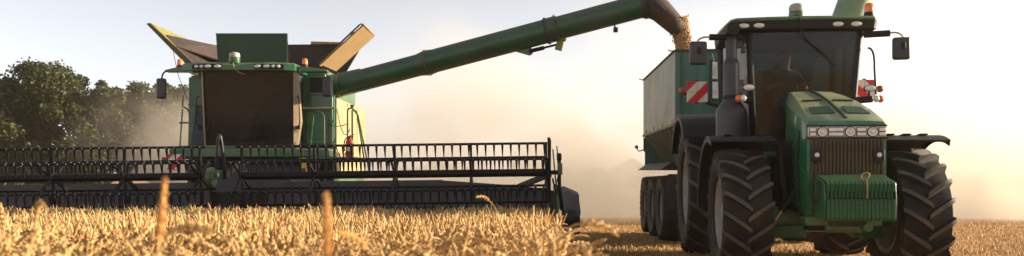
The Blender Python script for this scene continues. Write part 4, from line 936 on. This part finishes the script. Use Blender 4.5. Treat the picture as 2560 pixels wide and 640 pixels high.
    q = MB(); q.tube(bez((-.20, -.44, 3.62), (-.18, -.52, 3.42), (.02, -.36, 3.38), 6), .01, 6); q.build('antenna_cable', M['rust_edge'], t)
    for s, x0, x1 in ((-1, -1.36, -1.78), (1, 1.09, 1.72)):
        q = MB(); q.prism([(x0, -.15, 3.46), (x1, -.15, 3.46), (x1, -.15, 3.50), (x0 + (x1-x0)*.4, -.15, 3.56), (x0, -.15, 3.585)], (0, .22, 0)); q.build('light_arm', M['green_clean'], t, bevel=.012)
    beacon((-1.48, -.06, 3.555), t, .06, .19); beacon((1.22, -.06, 3.57), t, .06, .19)
    for s, x, z0 in ((-1, -1.85, 2.88), (1, 1.72, 2.92)):
        q = MB(); q.tube(bez((x+(-s)*.10, -.1, 3.48), (x, -.12, 3.46), (x, -.12, 3.30), 5), .018, 8); o = q.build('mirror', K, t)
        q = MB(); q.box((x-.10, -.20, z0), (x+.10, -.08, z0+.44)); q.build('housing', M['grey_plastic'], o, bevel=.045, seg=4)
        q = MB(); q.box((x-.08, -.079, z0+.04), (x+.08, -.075, z0+.40)); q.build('glass', M['chrome'], o)
    for x, z, dx in ((.62, 4.1, .02), (.35, 3.83, .33)): 
        q = MB(); q.tube([(.60, .9, 3.62), (.60 + dx, .9, z)], .008, 6); q.build('aerial', K, t)
    q = MB(); q.tube([(-1.62, -.10, 3.95), (-1.50, -.12, 3.4), (-1.28, -.15, 2.85)], .006, 6); q.build('aerial', K, t)
    # hopper
    th_ = .03
    def sheet(c, d, mat, name, par=t):
        q = MB(); q.prism(c, d); return q.build(name, mat, par, smooth=False)
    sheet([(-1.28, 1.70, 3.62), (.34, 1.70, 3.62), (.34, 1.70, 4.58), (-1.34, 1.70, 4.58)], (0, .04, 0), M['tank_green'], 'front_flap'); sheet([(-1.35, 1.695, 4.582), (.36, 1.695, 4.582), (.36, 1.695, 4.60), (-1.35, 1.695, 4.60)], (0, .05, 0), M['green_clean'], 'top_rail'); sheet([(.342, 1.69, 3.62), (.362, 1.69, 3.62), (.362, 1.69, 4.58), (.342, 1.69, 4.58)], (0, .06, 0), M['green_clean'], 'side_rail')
    lf = sheet([(-2.36, 1.72, 4.285), (-2.93, 1.72, 4.82), (-2.93, 3.75, 4.80), (-2.36, 3.8, 4.285)], (.03, 0, .03), M['flap_inner_sunlit'], 'side_flap'); sheet([(-1.93, 1.72, 3.62), (-1.91, 1.72, 3.86), (-2.355, 1.72, 4.28), (-2.355, 3.8, 4.28), (-1.91, 3.9, 3.86), (-1.93, 3.9, 3.62)], (.05, 0, .0), M['tank_brown'], 'side_flap'); sheet([(-2.36, 1.74, 4.30), (-2.62, 1.9, 4.58), (-2.15, 3.90, 4.63), (-1.93, 3.82, 4.2)], (.02, .0, .02), M['tank_brown'], 'corner_sheet')  # left flap: sunlit tip and shaded lower part set apart by colour
    sheet([(-1.98, 1.66, 3.80), (-2.98, 1.66, 4.82), (-2.90, 1.66, 4.84), (-1.84, 1.66, 3.86)], (0, .06, 0), M['lip'], 'edge_lip', lf)
    r_ = sheet([(1.10, 1.72, 3.86), (2.13, 1.72, 4.80), (2.16, 3.20, 4.80), (1.13, 3.20, 3.86)], (.02, 0, -.03), M['tank_yellow'], 'side_flap')
    sheet([(1.04, 1.66, 3.84), (2.06, 1.66, 4.80), (2.13, 1.66, 4.83), (1.12, 1.66, 3.86)], (0, .055, 0), M['tank_brown'], 'edge_lip', r_)
    sheet([(2.10, 1.66, 4.815), (2.10, 3.22, 4.815), (2.19, 3.22, 4.79), (2.19, 1.66, 4.79)], (0, 0, .02), M['rust_edge'], 'top_lip', r_)
    q = MB(); q.cbox((1.82, 2.2, 4.66), (.10, .12, .10)); q.build('latch', M['black'], r_)
    sheet([(1.14, 1.9, 3.45), (1.66, 1.9, 3.45), (1.52, 1.9, 3.70), (1.16, 1.9, 3.86)], (0, 1.3, 0), M['grey_sheet'], 'tank_shoulder')
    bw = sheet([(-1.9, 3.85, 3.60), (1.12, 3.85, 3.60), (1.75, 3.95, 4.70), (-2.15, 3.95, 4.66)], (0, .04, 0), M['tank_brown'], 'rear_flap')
    sheet([(.40, 3.80, 4.665), (1.7, 3.88, 4.69), (1.7, 3.88, 4.72), (.40, 3.80, 4.74)], (0, .05, 0), M['rust_edge'], 'edge_lip', bw)
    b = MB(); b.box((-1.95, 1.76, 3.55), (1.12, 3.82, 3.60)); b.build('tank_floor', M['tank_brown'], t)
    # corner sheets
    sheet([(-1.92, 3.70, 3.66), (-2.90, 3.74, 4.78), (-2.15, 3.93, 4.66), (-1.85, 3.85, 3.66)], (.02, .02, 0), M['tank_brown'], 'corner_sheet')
    # front wheels, feeder house
    for s in (-1, 1): wheel(t, (s*1.22 + .05, 1.0, .86), 'combine', s)
    b = MB(); b.prism([(-.15, .6, 1.62), (-.15, -2.6, .95), (-.15, -2.6, .35), (-.15, .6, .8)], (1.5, 0, 0)); b.build('feeder_house', M['grey_sheet'], t, bevel=.02)
    b = MB(); b.lathe([(.07, 1.15), (.09, 1.2), (.09, 1.55), (.07, 1.6)], (1.28, -.45, 0), n=14); b.build('gas_spring', M['yellow'], t)
    b = MB(); b.box((-1.05, .2, .75), (1.15, 1.3, 1.6)); b.build('front_axle', M['steel_dark'], t)
    # right platform with ladder rails and chains
    b = MB(); b.box((1.46, -.55, 1.52), (2.42, .40, 1.62)); b.build('ladder_platform', M['green_clean'], t, bevel=.015)
    b = MB(); b.tube([(1.87, -.15, 1.62), (1.87, -.15, 2.95)], .018, 8); b.build('post', M['green_clean'], t)
    b = MB(); b.tube([(2.30, -.35, 1.60), (2.30, -.35, 2.62)], .02, 8); b.tube([(2.20, -.35, 1.60), (2.20, -.35, 2.50)] + bez((2.20, -.35, 2.6), (2.22, -.35, 2.68), (2.30, -.35, 2.66), 4) + [Vector((2.40, -.35, 2.58)), Vector((2.58, -.35, 1.4))], .018, 8)
    b.tube([(2.32, -.55, 2.66), (2.46, -.55, 2.50), (2.70, -.55, 1.30)], .018, 8); b.lathe([(.02, 2.66), (.04, 2.70), (.05, 2.72), (.05, 2.73)], (2.30, -.35, 0), n=10); b.build('ladder_rail', M['green_clean'], t)
    b = MB(); b.prism([(2.5, -.45, 1.25), (2.75, -.45, 1.25), (2.6, -.45, 1.9), (2.5, -.45, 1.9)], (0, .03, 0)) if False else None
    for a, c, sag in (((1.70, .1, 2.45), (1.87, -.15, 2.5), .13), ((1.66, .1, 2.36), (2.22, -.35, 2.34), .06), ((1.93, -.15, 2.66), (2.25, -.35, 2.22), .30), ((1.62, .1, 2.1), (1.87, -.15, 2.0), .16), ((1.60, .1, 1.9), (2.2, -.35, 1.8), .30), ((1.88, -.15, 2.02), (2.25, -.35, 1.95), .38)):
        pts = [Vector(a).lerp(Vector(c), i/12) - Vector((0, 0, sag*4*(i/12)*(1-i/12))) for i in range(13)]
        q = MB(); q.tube(pts, .009, 5); q.build('chain', M['steel_dark'], t)
    warning_board(t, (-1.50, -.35, 1.52), .32, 1)
    q = MB(); q.lathe([(.04, .03), (.045, 0), (.03, -.04), (.002, -.05)], (-1.72, -.33, 1.58), 'Y', 14); q.build('marker_light', M['redlens'], t)
    q = MB(); q.bar((-1.74, -.30, 1.55), (-1.2, -.30, 1.60), .04); q.build('board_arm', K, t)
    # unloading pipe
    p0, p1 = Vector((1.60, 1.05, 3.24)), Vector((8.47, -.60, 4.80)); d = (p1-p0)
    b = MB(); b.tube([p0 - d*.02, p0 + d*.32], [.245, .245], 28); b.tube([p0 + d*.32, p0 + d*.72], [.26, .26], 28); b.tube([p0 + d*.72, p1], [.25, .25], 28); au = b.build('unloading_pipe', M['auger'], t)
    for k, w_ in ((.32, .30), (.705, .295), (.735, .30)):
        q = MB(); q.tube([p0 + d*k, p0 + d*(k+.004)], w_, 28); q.build('flange', M['lip'] if k != .705 else M['grey_sheet'], au)
    q = MB(); q.tube([p0 + d*.295, p0 + d*.321, p0 + d*.345], [.25, .285, .262], 28); q.build('collar', M['auger'], au); q = MB(); q.tube([p0 + d*.70, p0 + d*.742], [.272, .272], 28); q.build('collar', M['auger'], au)
    up = Vector((0, 0, 1)); un = d.normalized(); dn = (un*(up.dot(un)) - up).normalized()
    a = p0 + d*.63 + dn*.33; c = p0 + d*.735 + dn*.34
    q = MB(); q.prism([p0 + d*.60 + dn*.255, p0 + d*.65 + dn*.255, p0 + d*.65 + dn*.40, p0+d*.64 + dn*.42], (0, .05, 0)); q.build('cylinder_lug', G, au)
    q = MB(); q.tube([a + d*.012, a.lerp(c, .55)], .045, 10); q.tube([a.lerp(c, .5), c], .024, 8); q.build('fold_cylinder', M['steel_dark'], au)
    q = MB(); q.cbox(c + dn*.02, (.16, .10, .24), (0, .25, 0)); q.cbox(c - dn*.12 + un*.12, (.14, .12, .16), (0, .3, 0)); q.build('hinge_block', M['hinge'], au, bevel=.02)
    q = MB(); pl = p0 + d*.905 + dn*.30; q.tube([pl - dn*.08, pl], .02, 8); q.cbox(pl + dn*.05, (.09, .10, .10)); q.build('pipe_light', K, au, bevel=.02)
    q = MB(); q.tube([p0 + Vector((-.25, .05, .0)), p0 + d*.03], [.30, .262], 20); q.cbox(p0 + d*.05 + Vector((0, 0, .255)), (.6, .16, .05), (0, -.22, 0)); q.build('pivot', G, au)
    q = MB()
    for k in range(9): pp = p0 + d*(.10 + .02*k)
    q.bar(p0 + d*.02 + dn*.22 + Vector((0, -.12, 0)), p0 + d*.14 + dn*.25 + Vector((0, -.12, 0)), .03, .02); q.build('pipe_rail', G, au); q = MB(); q.bar(p0 + d*.36 - dn*.0 + Vector((0, -.262, 0)), p0 + d*.70 + Vector((0, -.262, 0)), .02, .012); q.build('pipe_rail', G, au)
    # spout
    q = MB(); e = [p1 - d*.004, p1 + Vector((.16, -.02, -.01)), p1 + Vector((.34, -.04, -.12)), p1 + Vector((.58, -.05, -.36)), p1 + Vector((.76, -.05, -.54))]
    q.tube(e, [.265, .268, .25, .215, .19], 24, caps=False); so = q.build('spout', M['spout'], au, ang=60)
    sm = so.modifiers.new('thick', 'SOLIDIFY'); sm.thickness = .012
    q = MB(); q.tube([p1 - d*.006, p1 + d*.006], .29, 28); q.build('flange', M['grey_sheet'], au)
    q = MB(); q.cbox(e[2] + Vector((-.08, -.27, .06)), (.32, .03, .06), (0, .75, 0)); q.build('hinge_strap', M['grey_sheet'], au, bevel=.01)
    return t, e[-1] + Vector((-5.7, 17.8, 0))
M['hinge'] = surf('hinge_paint', (.20, .22, .05), (.3, .3, .08), .6, scale=8, dust=.5, dustcol=(.1, .07, .04))
M['spout'] = surf('spout_rubber', (.020, .014, .011), (.036, .026, .019), .8, scale=3, dust=.5, topdust=.5, dustcol=(.15, .09, .042))
CB, SPOUT = combine()
pc = person((-5.70, 18.75, 2.28), 'driver in dark clothes behind the dusty combine windscreen')
def combine_inside():
    q = MB(); q.box((-.27, .78, 2.12), (.27, 1.25, 2.29)); q.box((-.26, 1.15, 2.29), (.26, 1.28, 2.95)); q.build('driver_seat', M['interior'], CB, bevel=.04)
    q = MB(); q.box((-.2, .85, 1.901), (.2, 1.2, 2.12)); q.build('seat_base', M['interior'], CB)
    q = MB(); q.tube([(.21*math.cos(a), .45 + .08*math.sin(a), 2.62 + .18*math.sin(a)) for a in [2*math.pi*i/24 for i in range(24)]], .014, 6, closed=True); q.tube([(0, .42, 1.9), (0, .46, 2.6)], .04, 8); q.bar((-.2, .45, 2.62), (.2, .45, 2.62), .03); q.build('steering_column', M['interior'], CB)
combine_inside()

def extinguisher():
    c = (-3.40, 17.18, 1.62)
    b = MB(); b.lathe([(.075, -.0), (.085, .015), (.085, .30), (.075, .34), (.03, .38), (.025, .40)], (0, 0, 0), n=18); root = empty('fire_extinguisher', c)
    b.build('cylinder', M['red'], root)
    q = MB(); q.lathe([(.088, .06), (.089, .06), (.089, .075), (.088, .075)], n=18); q.lathe([(.088, .24), (.089, .24), (.089, .255), (.088, .255)], n=18); q.build('strap', M['black'], root)
    q = MB(); q.cbox((0, 0, .415), (.05, .05, .04)); q.bar((-.01, 0, .44), (.10, 0, .47), .02, .015); q.bar((-.01, 0, .42), (.09, 0, .425), .02, .012); q.build('valve', M['steel_dark'], root)
    q = MB(); q.tube(bez((-.03, 0, .41), (-.14, -.02, .40), (-.10, -.03, .12)), .012, 8); q.build('hose', M['black'], root)
    q = MB(); q.prism([(-.045, -.0865, .12), (.045, -.0865, .12), (.045, -.0865, .20), (-.045, -.0865, .20)], (0, -.004, 0)); q.build('label_plate', M['white'], root)
    tag(root, 'red fire extinguisher on the combine ladder platform', 'fire extinguisher')
extinguisher()

# falling grain
def grain_stream():
    n = 14000; s = rng.random(n)**.8; a = rng.random(n)*2*np.pi
    x0, y0, z0 = SPOUT
    z1 = 3.1; t = s*.55 - .0
    X = x0 - .07 + .75*t*.62; Z = z0 + .22 - 1.0*t - 3.2*t*t; rad = (.19 - .07*s)*np.sqrt(rng.random(n))*(1+.25*(rng.random(n) < .06))
    P = np.stack([X + rad*np.cos(a), y0 + rad*np.sin(a)*.9, Z + rad*.5*np.cos(a)], -1)
    g = (.010 + .006*rng.random(n))[:, None]
    o = np.array([[1,0,0],[0,1,0],[-1,0,0],[0,-1,0],[0,0,1.6],[0,0,-1.6]])
    V = (P[:, None] + o[None]*g[:, None]).reshape(-1, 3); f = np.array([[0,1,4],[1,2,4],[2,3,4],[3,0,4],[1,0,5],[2,1,5],[3,2,5],[0,3,5]])
    F = (f[None] + (np.arange(n)*6)[:, None, None]).reshape(-1, 3)
    ob = fast_mesh('grain_stream', V, F, M['grain']); tag(ob, 'stream of golden grain pouring from the spout into the trailer', 'grain', kind='stuff')
grain_stream()

# ------------------------------------------------------------------ header
def header():
    t = empty('combine_header', (-4.96, 14.0, 0), 0, R(-.65))
    tag(t, 'very wide dark header with tined reel in front of the combine', 'header')
    S = M['steel_dark']; cz, rr = 1.235, .50; XL, XR = -6.0, 5.58; ph0 = R(3)
    # reel
    b = MB(); b.tube([(XL, 0, cz), (-.30, 0, cz)], .068, 14); b.tube([(.33, 0, cz), (XR, 0, cz)], .068, 14); b.build('reel_tube', S, t)
    tm = MB(); tm.tube([(0, 0, .030), (0, 0, 0)], .013, 6); tm.rings([[(-.021, -.012, .005), (.021, -.012, .005), (.021, .012, .005), (-.021, .012, .005)], [(-.018, -.012, -.06), (.018, -.012, -.06), (.018, .012, -.06), (-.018, .012, -.06)], [(-.004, .012, -.215), (.008, .012, -.215), (.008, .022, -.215), (-.004, .022, -.215)]])
    me = tm.mesh('tine'); me.materials.append(S)
    bolt = MB(); bolt.ball((0, -.028, .008), .009, 6, 4); bme = bolt.mesh('bolt')
    bm = bmesh.new(); bm.from_mesh(me); nb = len(bm.faces); bm.from_mesh(bme); bm.faces.ensure_lookup_table()
    for f in bm.faces[nb:]: f.material_index = 1
    bm.to_mesh(me); bm.free(); me.materials.append(M['steel'])
    rest = MB(); count = 0
    for k, deg in enumerate((90, 150, 30, 210, 330, 270)):      # front is -y
        a = R(deg) + ph0; y, z = -rr*math.cos(a)*-1, cz + rr*math.sin(a)
        y = rr*math.cos(a)
        bat = MB(); bat.tube([(XL, y, z), (-.24, y, z)], .021, 8); bat.tube([(.27, y, z), (XR, y, z)], .021, 8); bo = bat.build('reel_bat', S, t)
        x = XR - .05; off = .0 if k % 2 == 0 else .05
        x -= off
        while x > XL + .03:
            if not (-.30 < x < .33):
                if k < 5 and x > -4.05 and count < 300:
                    inst('tine', me, bo, (x, y, z - .012)); count += 1
                else:
                    rest.rings([[(x-.015, y-.01, z-.01), (x+.015, y-.01, z-.01), (x+.015, y+.01, z-.01), (x-.015, y+.01, z-.01)], [(x-.004, y+.01, z-.215), (x+.006, y+.01, z-.215), (x+.006, y+.02, z-.215), (x-.004, y+.02, z-.215)]])
            x -= .143
    o = rest.build('tines', S, t); o['kind'] = 'stuff'
    for x in (-5.4, -4.12, -2.86, -1.63, -.34, .37, 1.61, 2.98, 4.28, 5.56):
        q = MB()
        for deg in (90, 150, 30, 210, 330, 270):
            a = R(deg) + ph0; q.bar((x, 0, cz), (x, rr*math.cos(a)*.99, cz + rr*math.sin(a)*.99), .035, .055)
        q.lathe([(.09, -.02), (.09, .02)], (x, 0, cz), 'X', 14); q.build('reel_spider', S, t)
    # reel arms
    q = MB(); q.bar((.04, 1.1, cz+.26), (.04, 0, cz+.0), .08, .10); q.tube(bez((-.03, -.1, cz-.05), (.02, -.15, cz+1.45), (.10, -.05, cz-.05), 12), .030, 8); q.build('centre_reel_arm', S, t, bevel=.01)
    q = MB(); q.lathe([(.17, -.05), (.18, .0), (.17, .05)], (-.14, -.05, cz-.02), 'X', 20); q.cbox((-.02, -.14, cz+.02), (.16, .2, .16)); q.build('reel_drive', M['green'], t, bevel=.015)
    q = MB(); q.cbox((.05, -.30, cz+.02), (.07, .14, .08)); q.build('drive_tube', M['teal_dark'], t, bevel=.01)
    q = MB(); q.bar((5.62, -.05, cz-.03), (5.10, 1.0, .98), .07, .10); q.build('end_reel_arm', M['teal_dark'], t, bevel=.01)
    # back wall of the platform, in bays
    for k, (x0, x1, z0, z1) in enumerate(((-6.0, -3.6, 1.10, 1.12), (-3.602, -1.9, 1.12, 1.12), (-1.902, -.55, 1.12, 1.12), (.45, 2.2, 1.12, 1.12), (2.198, 3.7, 1.12, 1.12), (3.698, 5.2, 1.11, .99), (5.198, 5.72, .99, .90))):
        q = MB(); q.prism([(x0, 1.0, .34), (x1, 1.0, .34), (x1, 1.05, z1), (x0, 1.05, z0)], (0, .035, 0)); q.build('back_panel', M['back_sheet'], t, bevel=.003)
    q = MB(); q.box((-6.0, 1.04, .62), (-.9, 1.16, .76)); q.box((.75, 1.04, .62), (5.7, 1.16, .76)); q.build('frame_tube', S, t)
    q = MB(); q.box((-6.0, -.35, .30), (5.72, 1.0, .34)); q.build('draper_deck', M['black'], t)
    q = MB(); q.box((-6.0, .55, .34), (-.8, .60, .66)); q.box((.8, .55, .34), (5.7, .60, .66)); q.build('deck_wall', M['deck'], t)
    q = MB(); q.box((-6.0, -.62, .24), (5.72, -.35, .29)); q.build('cutter_bar', S, t)
    gm = MB(); gm.prism([(-.02, -.62, .26), (.02, -.62, .26), (0, -.76, .255)], (0, 0, .02)); g_ = gm.mesh('knife_guard'); g_.materials.append(S)
    for k in range(80): inst('knife_guard', g_, t, (-5.95 + .146*k, 0, 0))
    for x in (-3.6, -2.7, -1.9, -1.2, -.55):
        q = MB(); q.lathe([(.14, -.02), (.15, 0), (.14, .02)], (x, -.15, .60), 'Y', 18); q.build('gauge_disc', M['green'], t)
    # right end: end sheet, drive post, divider
    q = MB(); q.prism([(5.72, -.55, .25), (5.72, 1.05, .25), (5.72, 1.05, .98), (5.72, .2, 1.02), (5.72, -.45, .7)], (.035, 0, 0)); q.build('end_sheet', M['green'], t)
    q = MB(); q.bar((5.61, 0, cz-.5), (5.61, .0, cz+.60), .05, .06); q.tube([(5.61, -.04, cz-.4), (5.63, -.08, cz+.56)], .018, 8); q.build('end_post', S, t, bevel=.008)
    q = MB(); q.tube([(5.62, 0, cz), (5.82, 0, cz)], .04, 10); q.bar((5.78, 0, cz-.35), (5.78, 0, cz+.33), .06, .07); q.lathe([(.06, -.04), (.06, .04)], (5.78, -.02, cz+.26), 'X', 14); q.tube([(5.70, -.05, cz-.25), (5.78, -.08, cz+.0), (5.74, -.06, cz+.45)], .012, 6); q.build('end_drive', S, t, bevel=.008)
    q = MB(); q.cbox((5.79, -.05, cz+.06), (.08, .09, .20)); q.build('drive_guard', M['green_clean'], t, bevel=.012)
    q = MB(); q.tube([(5.66, -.1, cz-.1), (5.70, -.15, .95), (5.75, -.1, .8)], .016, 6); q.tube([(5.68, .1, cz+.4), (5.72, .05, 1.1), (5.76, .0, .85)], .012, 6); q.build('hydraulic_hose', M['black'], t)
    dv = MB()
    fr_ = [(5.80, .97), (5.86, 1.0), (6.06, .91), (6.10, .62), (6.03, .25), (5.84, .22)]
    rings = []
    for y, e, dz in ((1.05, .96, .0), (.1, 1.0, 0), (-.45, 1.0, -.02), (-.62, .93, -.04)):
        rings.append([(5.95 + (x-5.95)*e, y, .22 + (z-.22)*e*1.0 + dz*.3) for x, z in fr_])
    dv.rings(rings); dv = dv.build('crop_divider', M['back_sheet'], t, ang=18, bevel=.012)
    q = MB(); q.box((5.755, -.5, .22), (5.80, .9, .62)); q.build('end_plate', M['teal'], dv)
    q = MB(); q.cbox((5.93, -.80, .42), (.24, .5, .36), (.15, 0, 0)); q.build('nose', M['black'], dv, bevel=.08, seg=4)
    q = MB(); q.box((6.085, -.2, .68), (6.10, .0, .86)); q.build('marker', M['green_clean'], dv)
    return t
header()

# ------------------------------------------------------------------ air
def volumes():
    hz = MB(); hz.box((-200, -65, -4), (200, 340, 13.0)); m = bpy.data.materials.new('haze_air'); m.use_nodes = True; n, l = m.node_tree.nodes, m.node_tree.links
    n.remove(n['Principled BSDF']); v = n.new('ShaderNodeVolumePrincipled'); v.inputs['Color'].default_value = (.95, .88, .76, 1); v.inputs['Density'].default_value = .0004; v.inputs['Anisotropy'].default_value = .3
    l.new(v.outputs[0], n['Material Output'].inputs['Volume']); o = hz.build('haze', m, None, False); tag(o, 'warm dusty haze over the whole field', 'haze', kind='stuff')
    def dust(name, lo, hi, dens, nscale, nlo, nhi, fl, edge, zr, label, col, seed, ellipse=False):
        """noise-shaped dust in a closed box, fading to nothing before every face"""
        dc = MB(); dc.box(lo, hi); m = bpy.data.materials.new(name + '_air'); m.use_nodes = True; n, l = m.node_tree.nodes, m.node_tree.links
        n.remove(n['Principled BSDF']); v = n.new('ShaderNodeVolumePrincipled'); v.inputs['Color'].default_value = col; v.inputs['Anisotropy'].default_value = .25
        tc = n.new('ShaderNodeTexCoord'); sx = n.new('ShaderNodeSeparateXYZ'); l.new(tc.outputs['Object'], sx.inputs[0])
        mp = n.new('ShaderNodeMapping'); mp.inputs['Location'].default_value = (seed, seed*1.7, seed*.6); l.new(tc.outputs['Object'], mp.inputs[0])
        nz = n.new('ShaderNodeTexNoise'); nz.inputs['Scale'].default_value = nscale; nz.inputs['Detail'].default_value = 5; nz.inputs['Roughness'].default_value = .55; l.new(mp.outputs[0], nz.inputs['Vector'])
        def mr(src, a, b_, c, d):
            q = n.new('ShaderNodeMapRange'); q.interpolation_type = 'SMOOTHSTEP'
            for nm, val in zip(('From Min', 'From Max', 'To Min', 'To Max'), (a, b_, c, d)): q.inputs[nm].default_value = val
            l.new(src, q.inputs['Value']); return q.outputs[0]
        def mul(a, b_):
            q = n.new('ShaderNodeMath'); q.operation = 'MULTIPLY'; l.new(a, q.inputs[0]); l.new(b_, q.inputs[1]); return q.outputs[0]
        den = mul(mr(nz.outputs['Fac'], nlo, nhi, fl, 1.0), mr(sx.outputs['Z'], zr[0], zr[1], 1.0, 0.0))
        for k, ax in enumerate('XY'):
            e0, e1 = edge[k]
            den = mul(den, mr(sx.outputs[ax], lo[k], lo[k] + e0, 0.0, 1.0)); den = mul(den, mr(sx.outputs[ax], hi[k] - e1, hi[k], 1.0, 0.0))
        q = n.new('ShaderNodeMath'); q.operation = 'MULTIPLY'; q.inputs[1].default_value = dens; l.new(den, q.inputs[0]); l.new(q.outputs[0], v.inputs['Density'])
        l.new(v.outputs[0], n['Material Output'].inputs['Volume']); o = dc.build(name, m, None, False); tag(o, label, 'dust', kind='stuff')
    dust('dust_cloud', (-14, 33.5, -2.5), (75, 90, 11.5), .07, .16, .40, .66, .15, ((10, 20), (6, 45)), (-1, 9.0), 'pale dust hanging over the far field behind trailer and tractor', (.84, .80, .74, 1), 0)
    dust('dust_plume', (-6.5, 22.3, -1.2), (22, 33, 8.5), .34, .30, .455, .60, .12, ((4, 9), (2.5, 4)), (.4, 7.4), 'tan billowing dust plume between the combine and the trailer', (.95, .87, .74, 1), 3.1)
    dust('dust_plume', (7, 27, -1.6), (46, 48, 8.0), .22, .22, .42, .62, .35, ((6, 12), (4, 10)), (-.6, 5.6), 'low tan dust drifting over the stubble right of the tractor', (.90, .83, .72, 1), 5.7)
    dust('dust_plume', (-13.6, 22.3, -1.0), (-7.2, 29, 5.6), .85, .45, .44, .60, .02, ((3.4, .8), (2, 2.5)), (.2, 4.6), 'small dust plume rolling out left of the combine cab', (.90, .82, .70, 1), 8.3)
volumes()
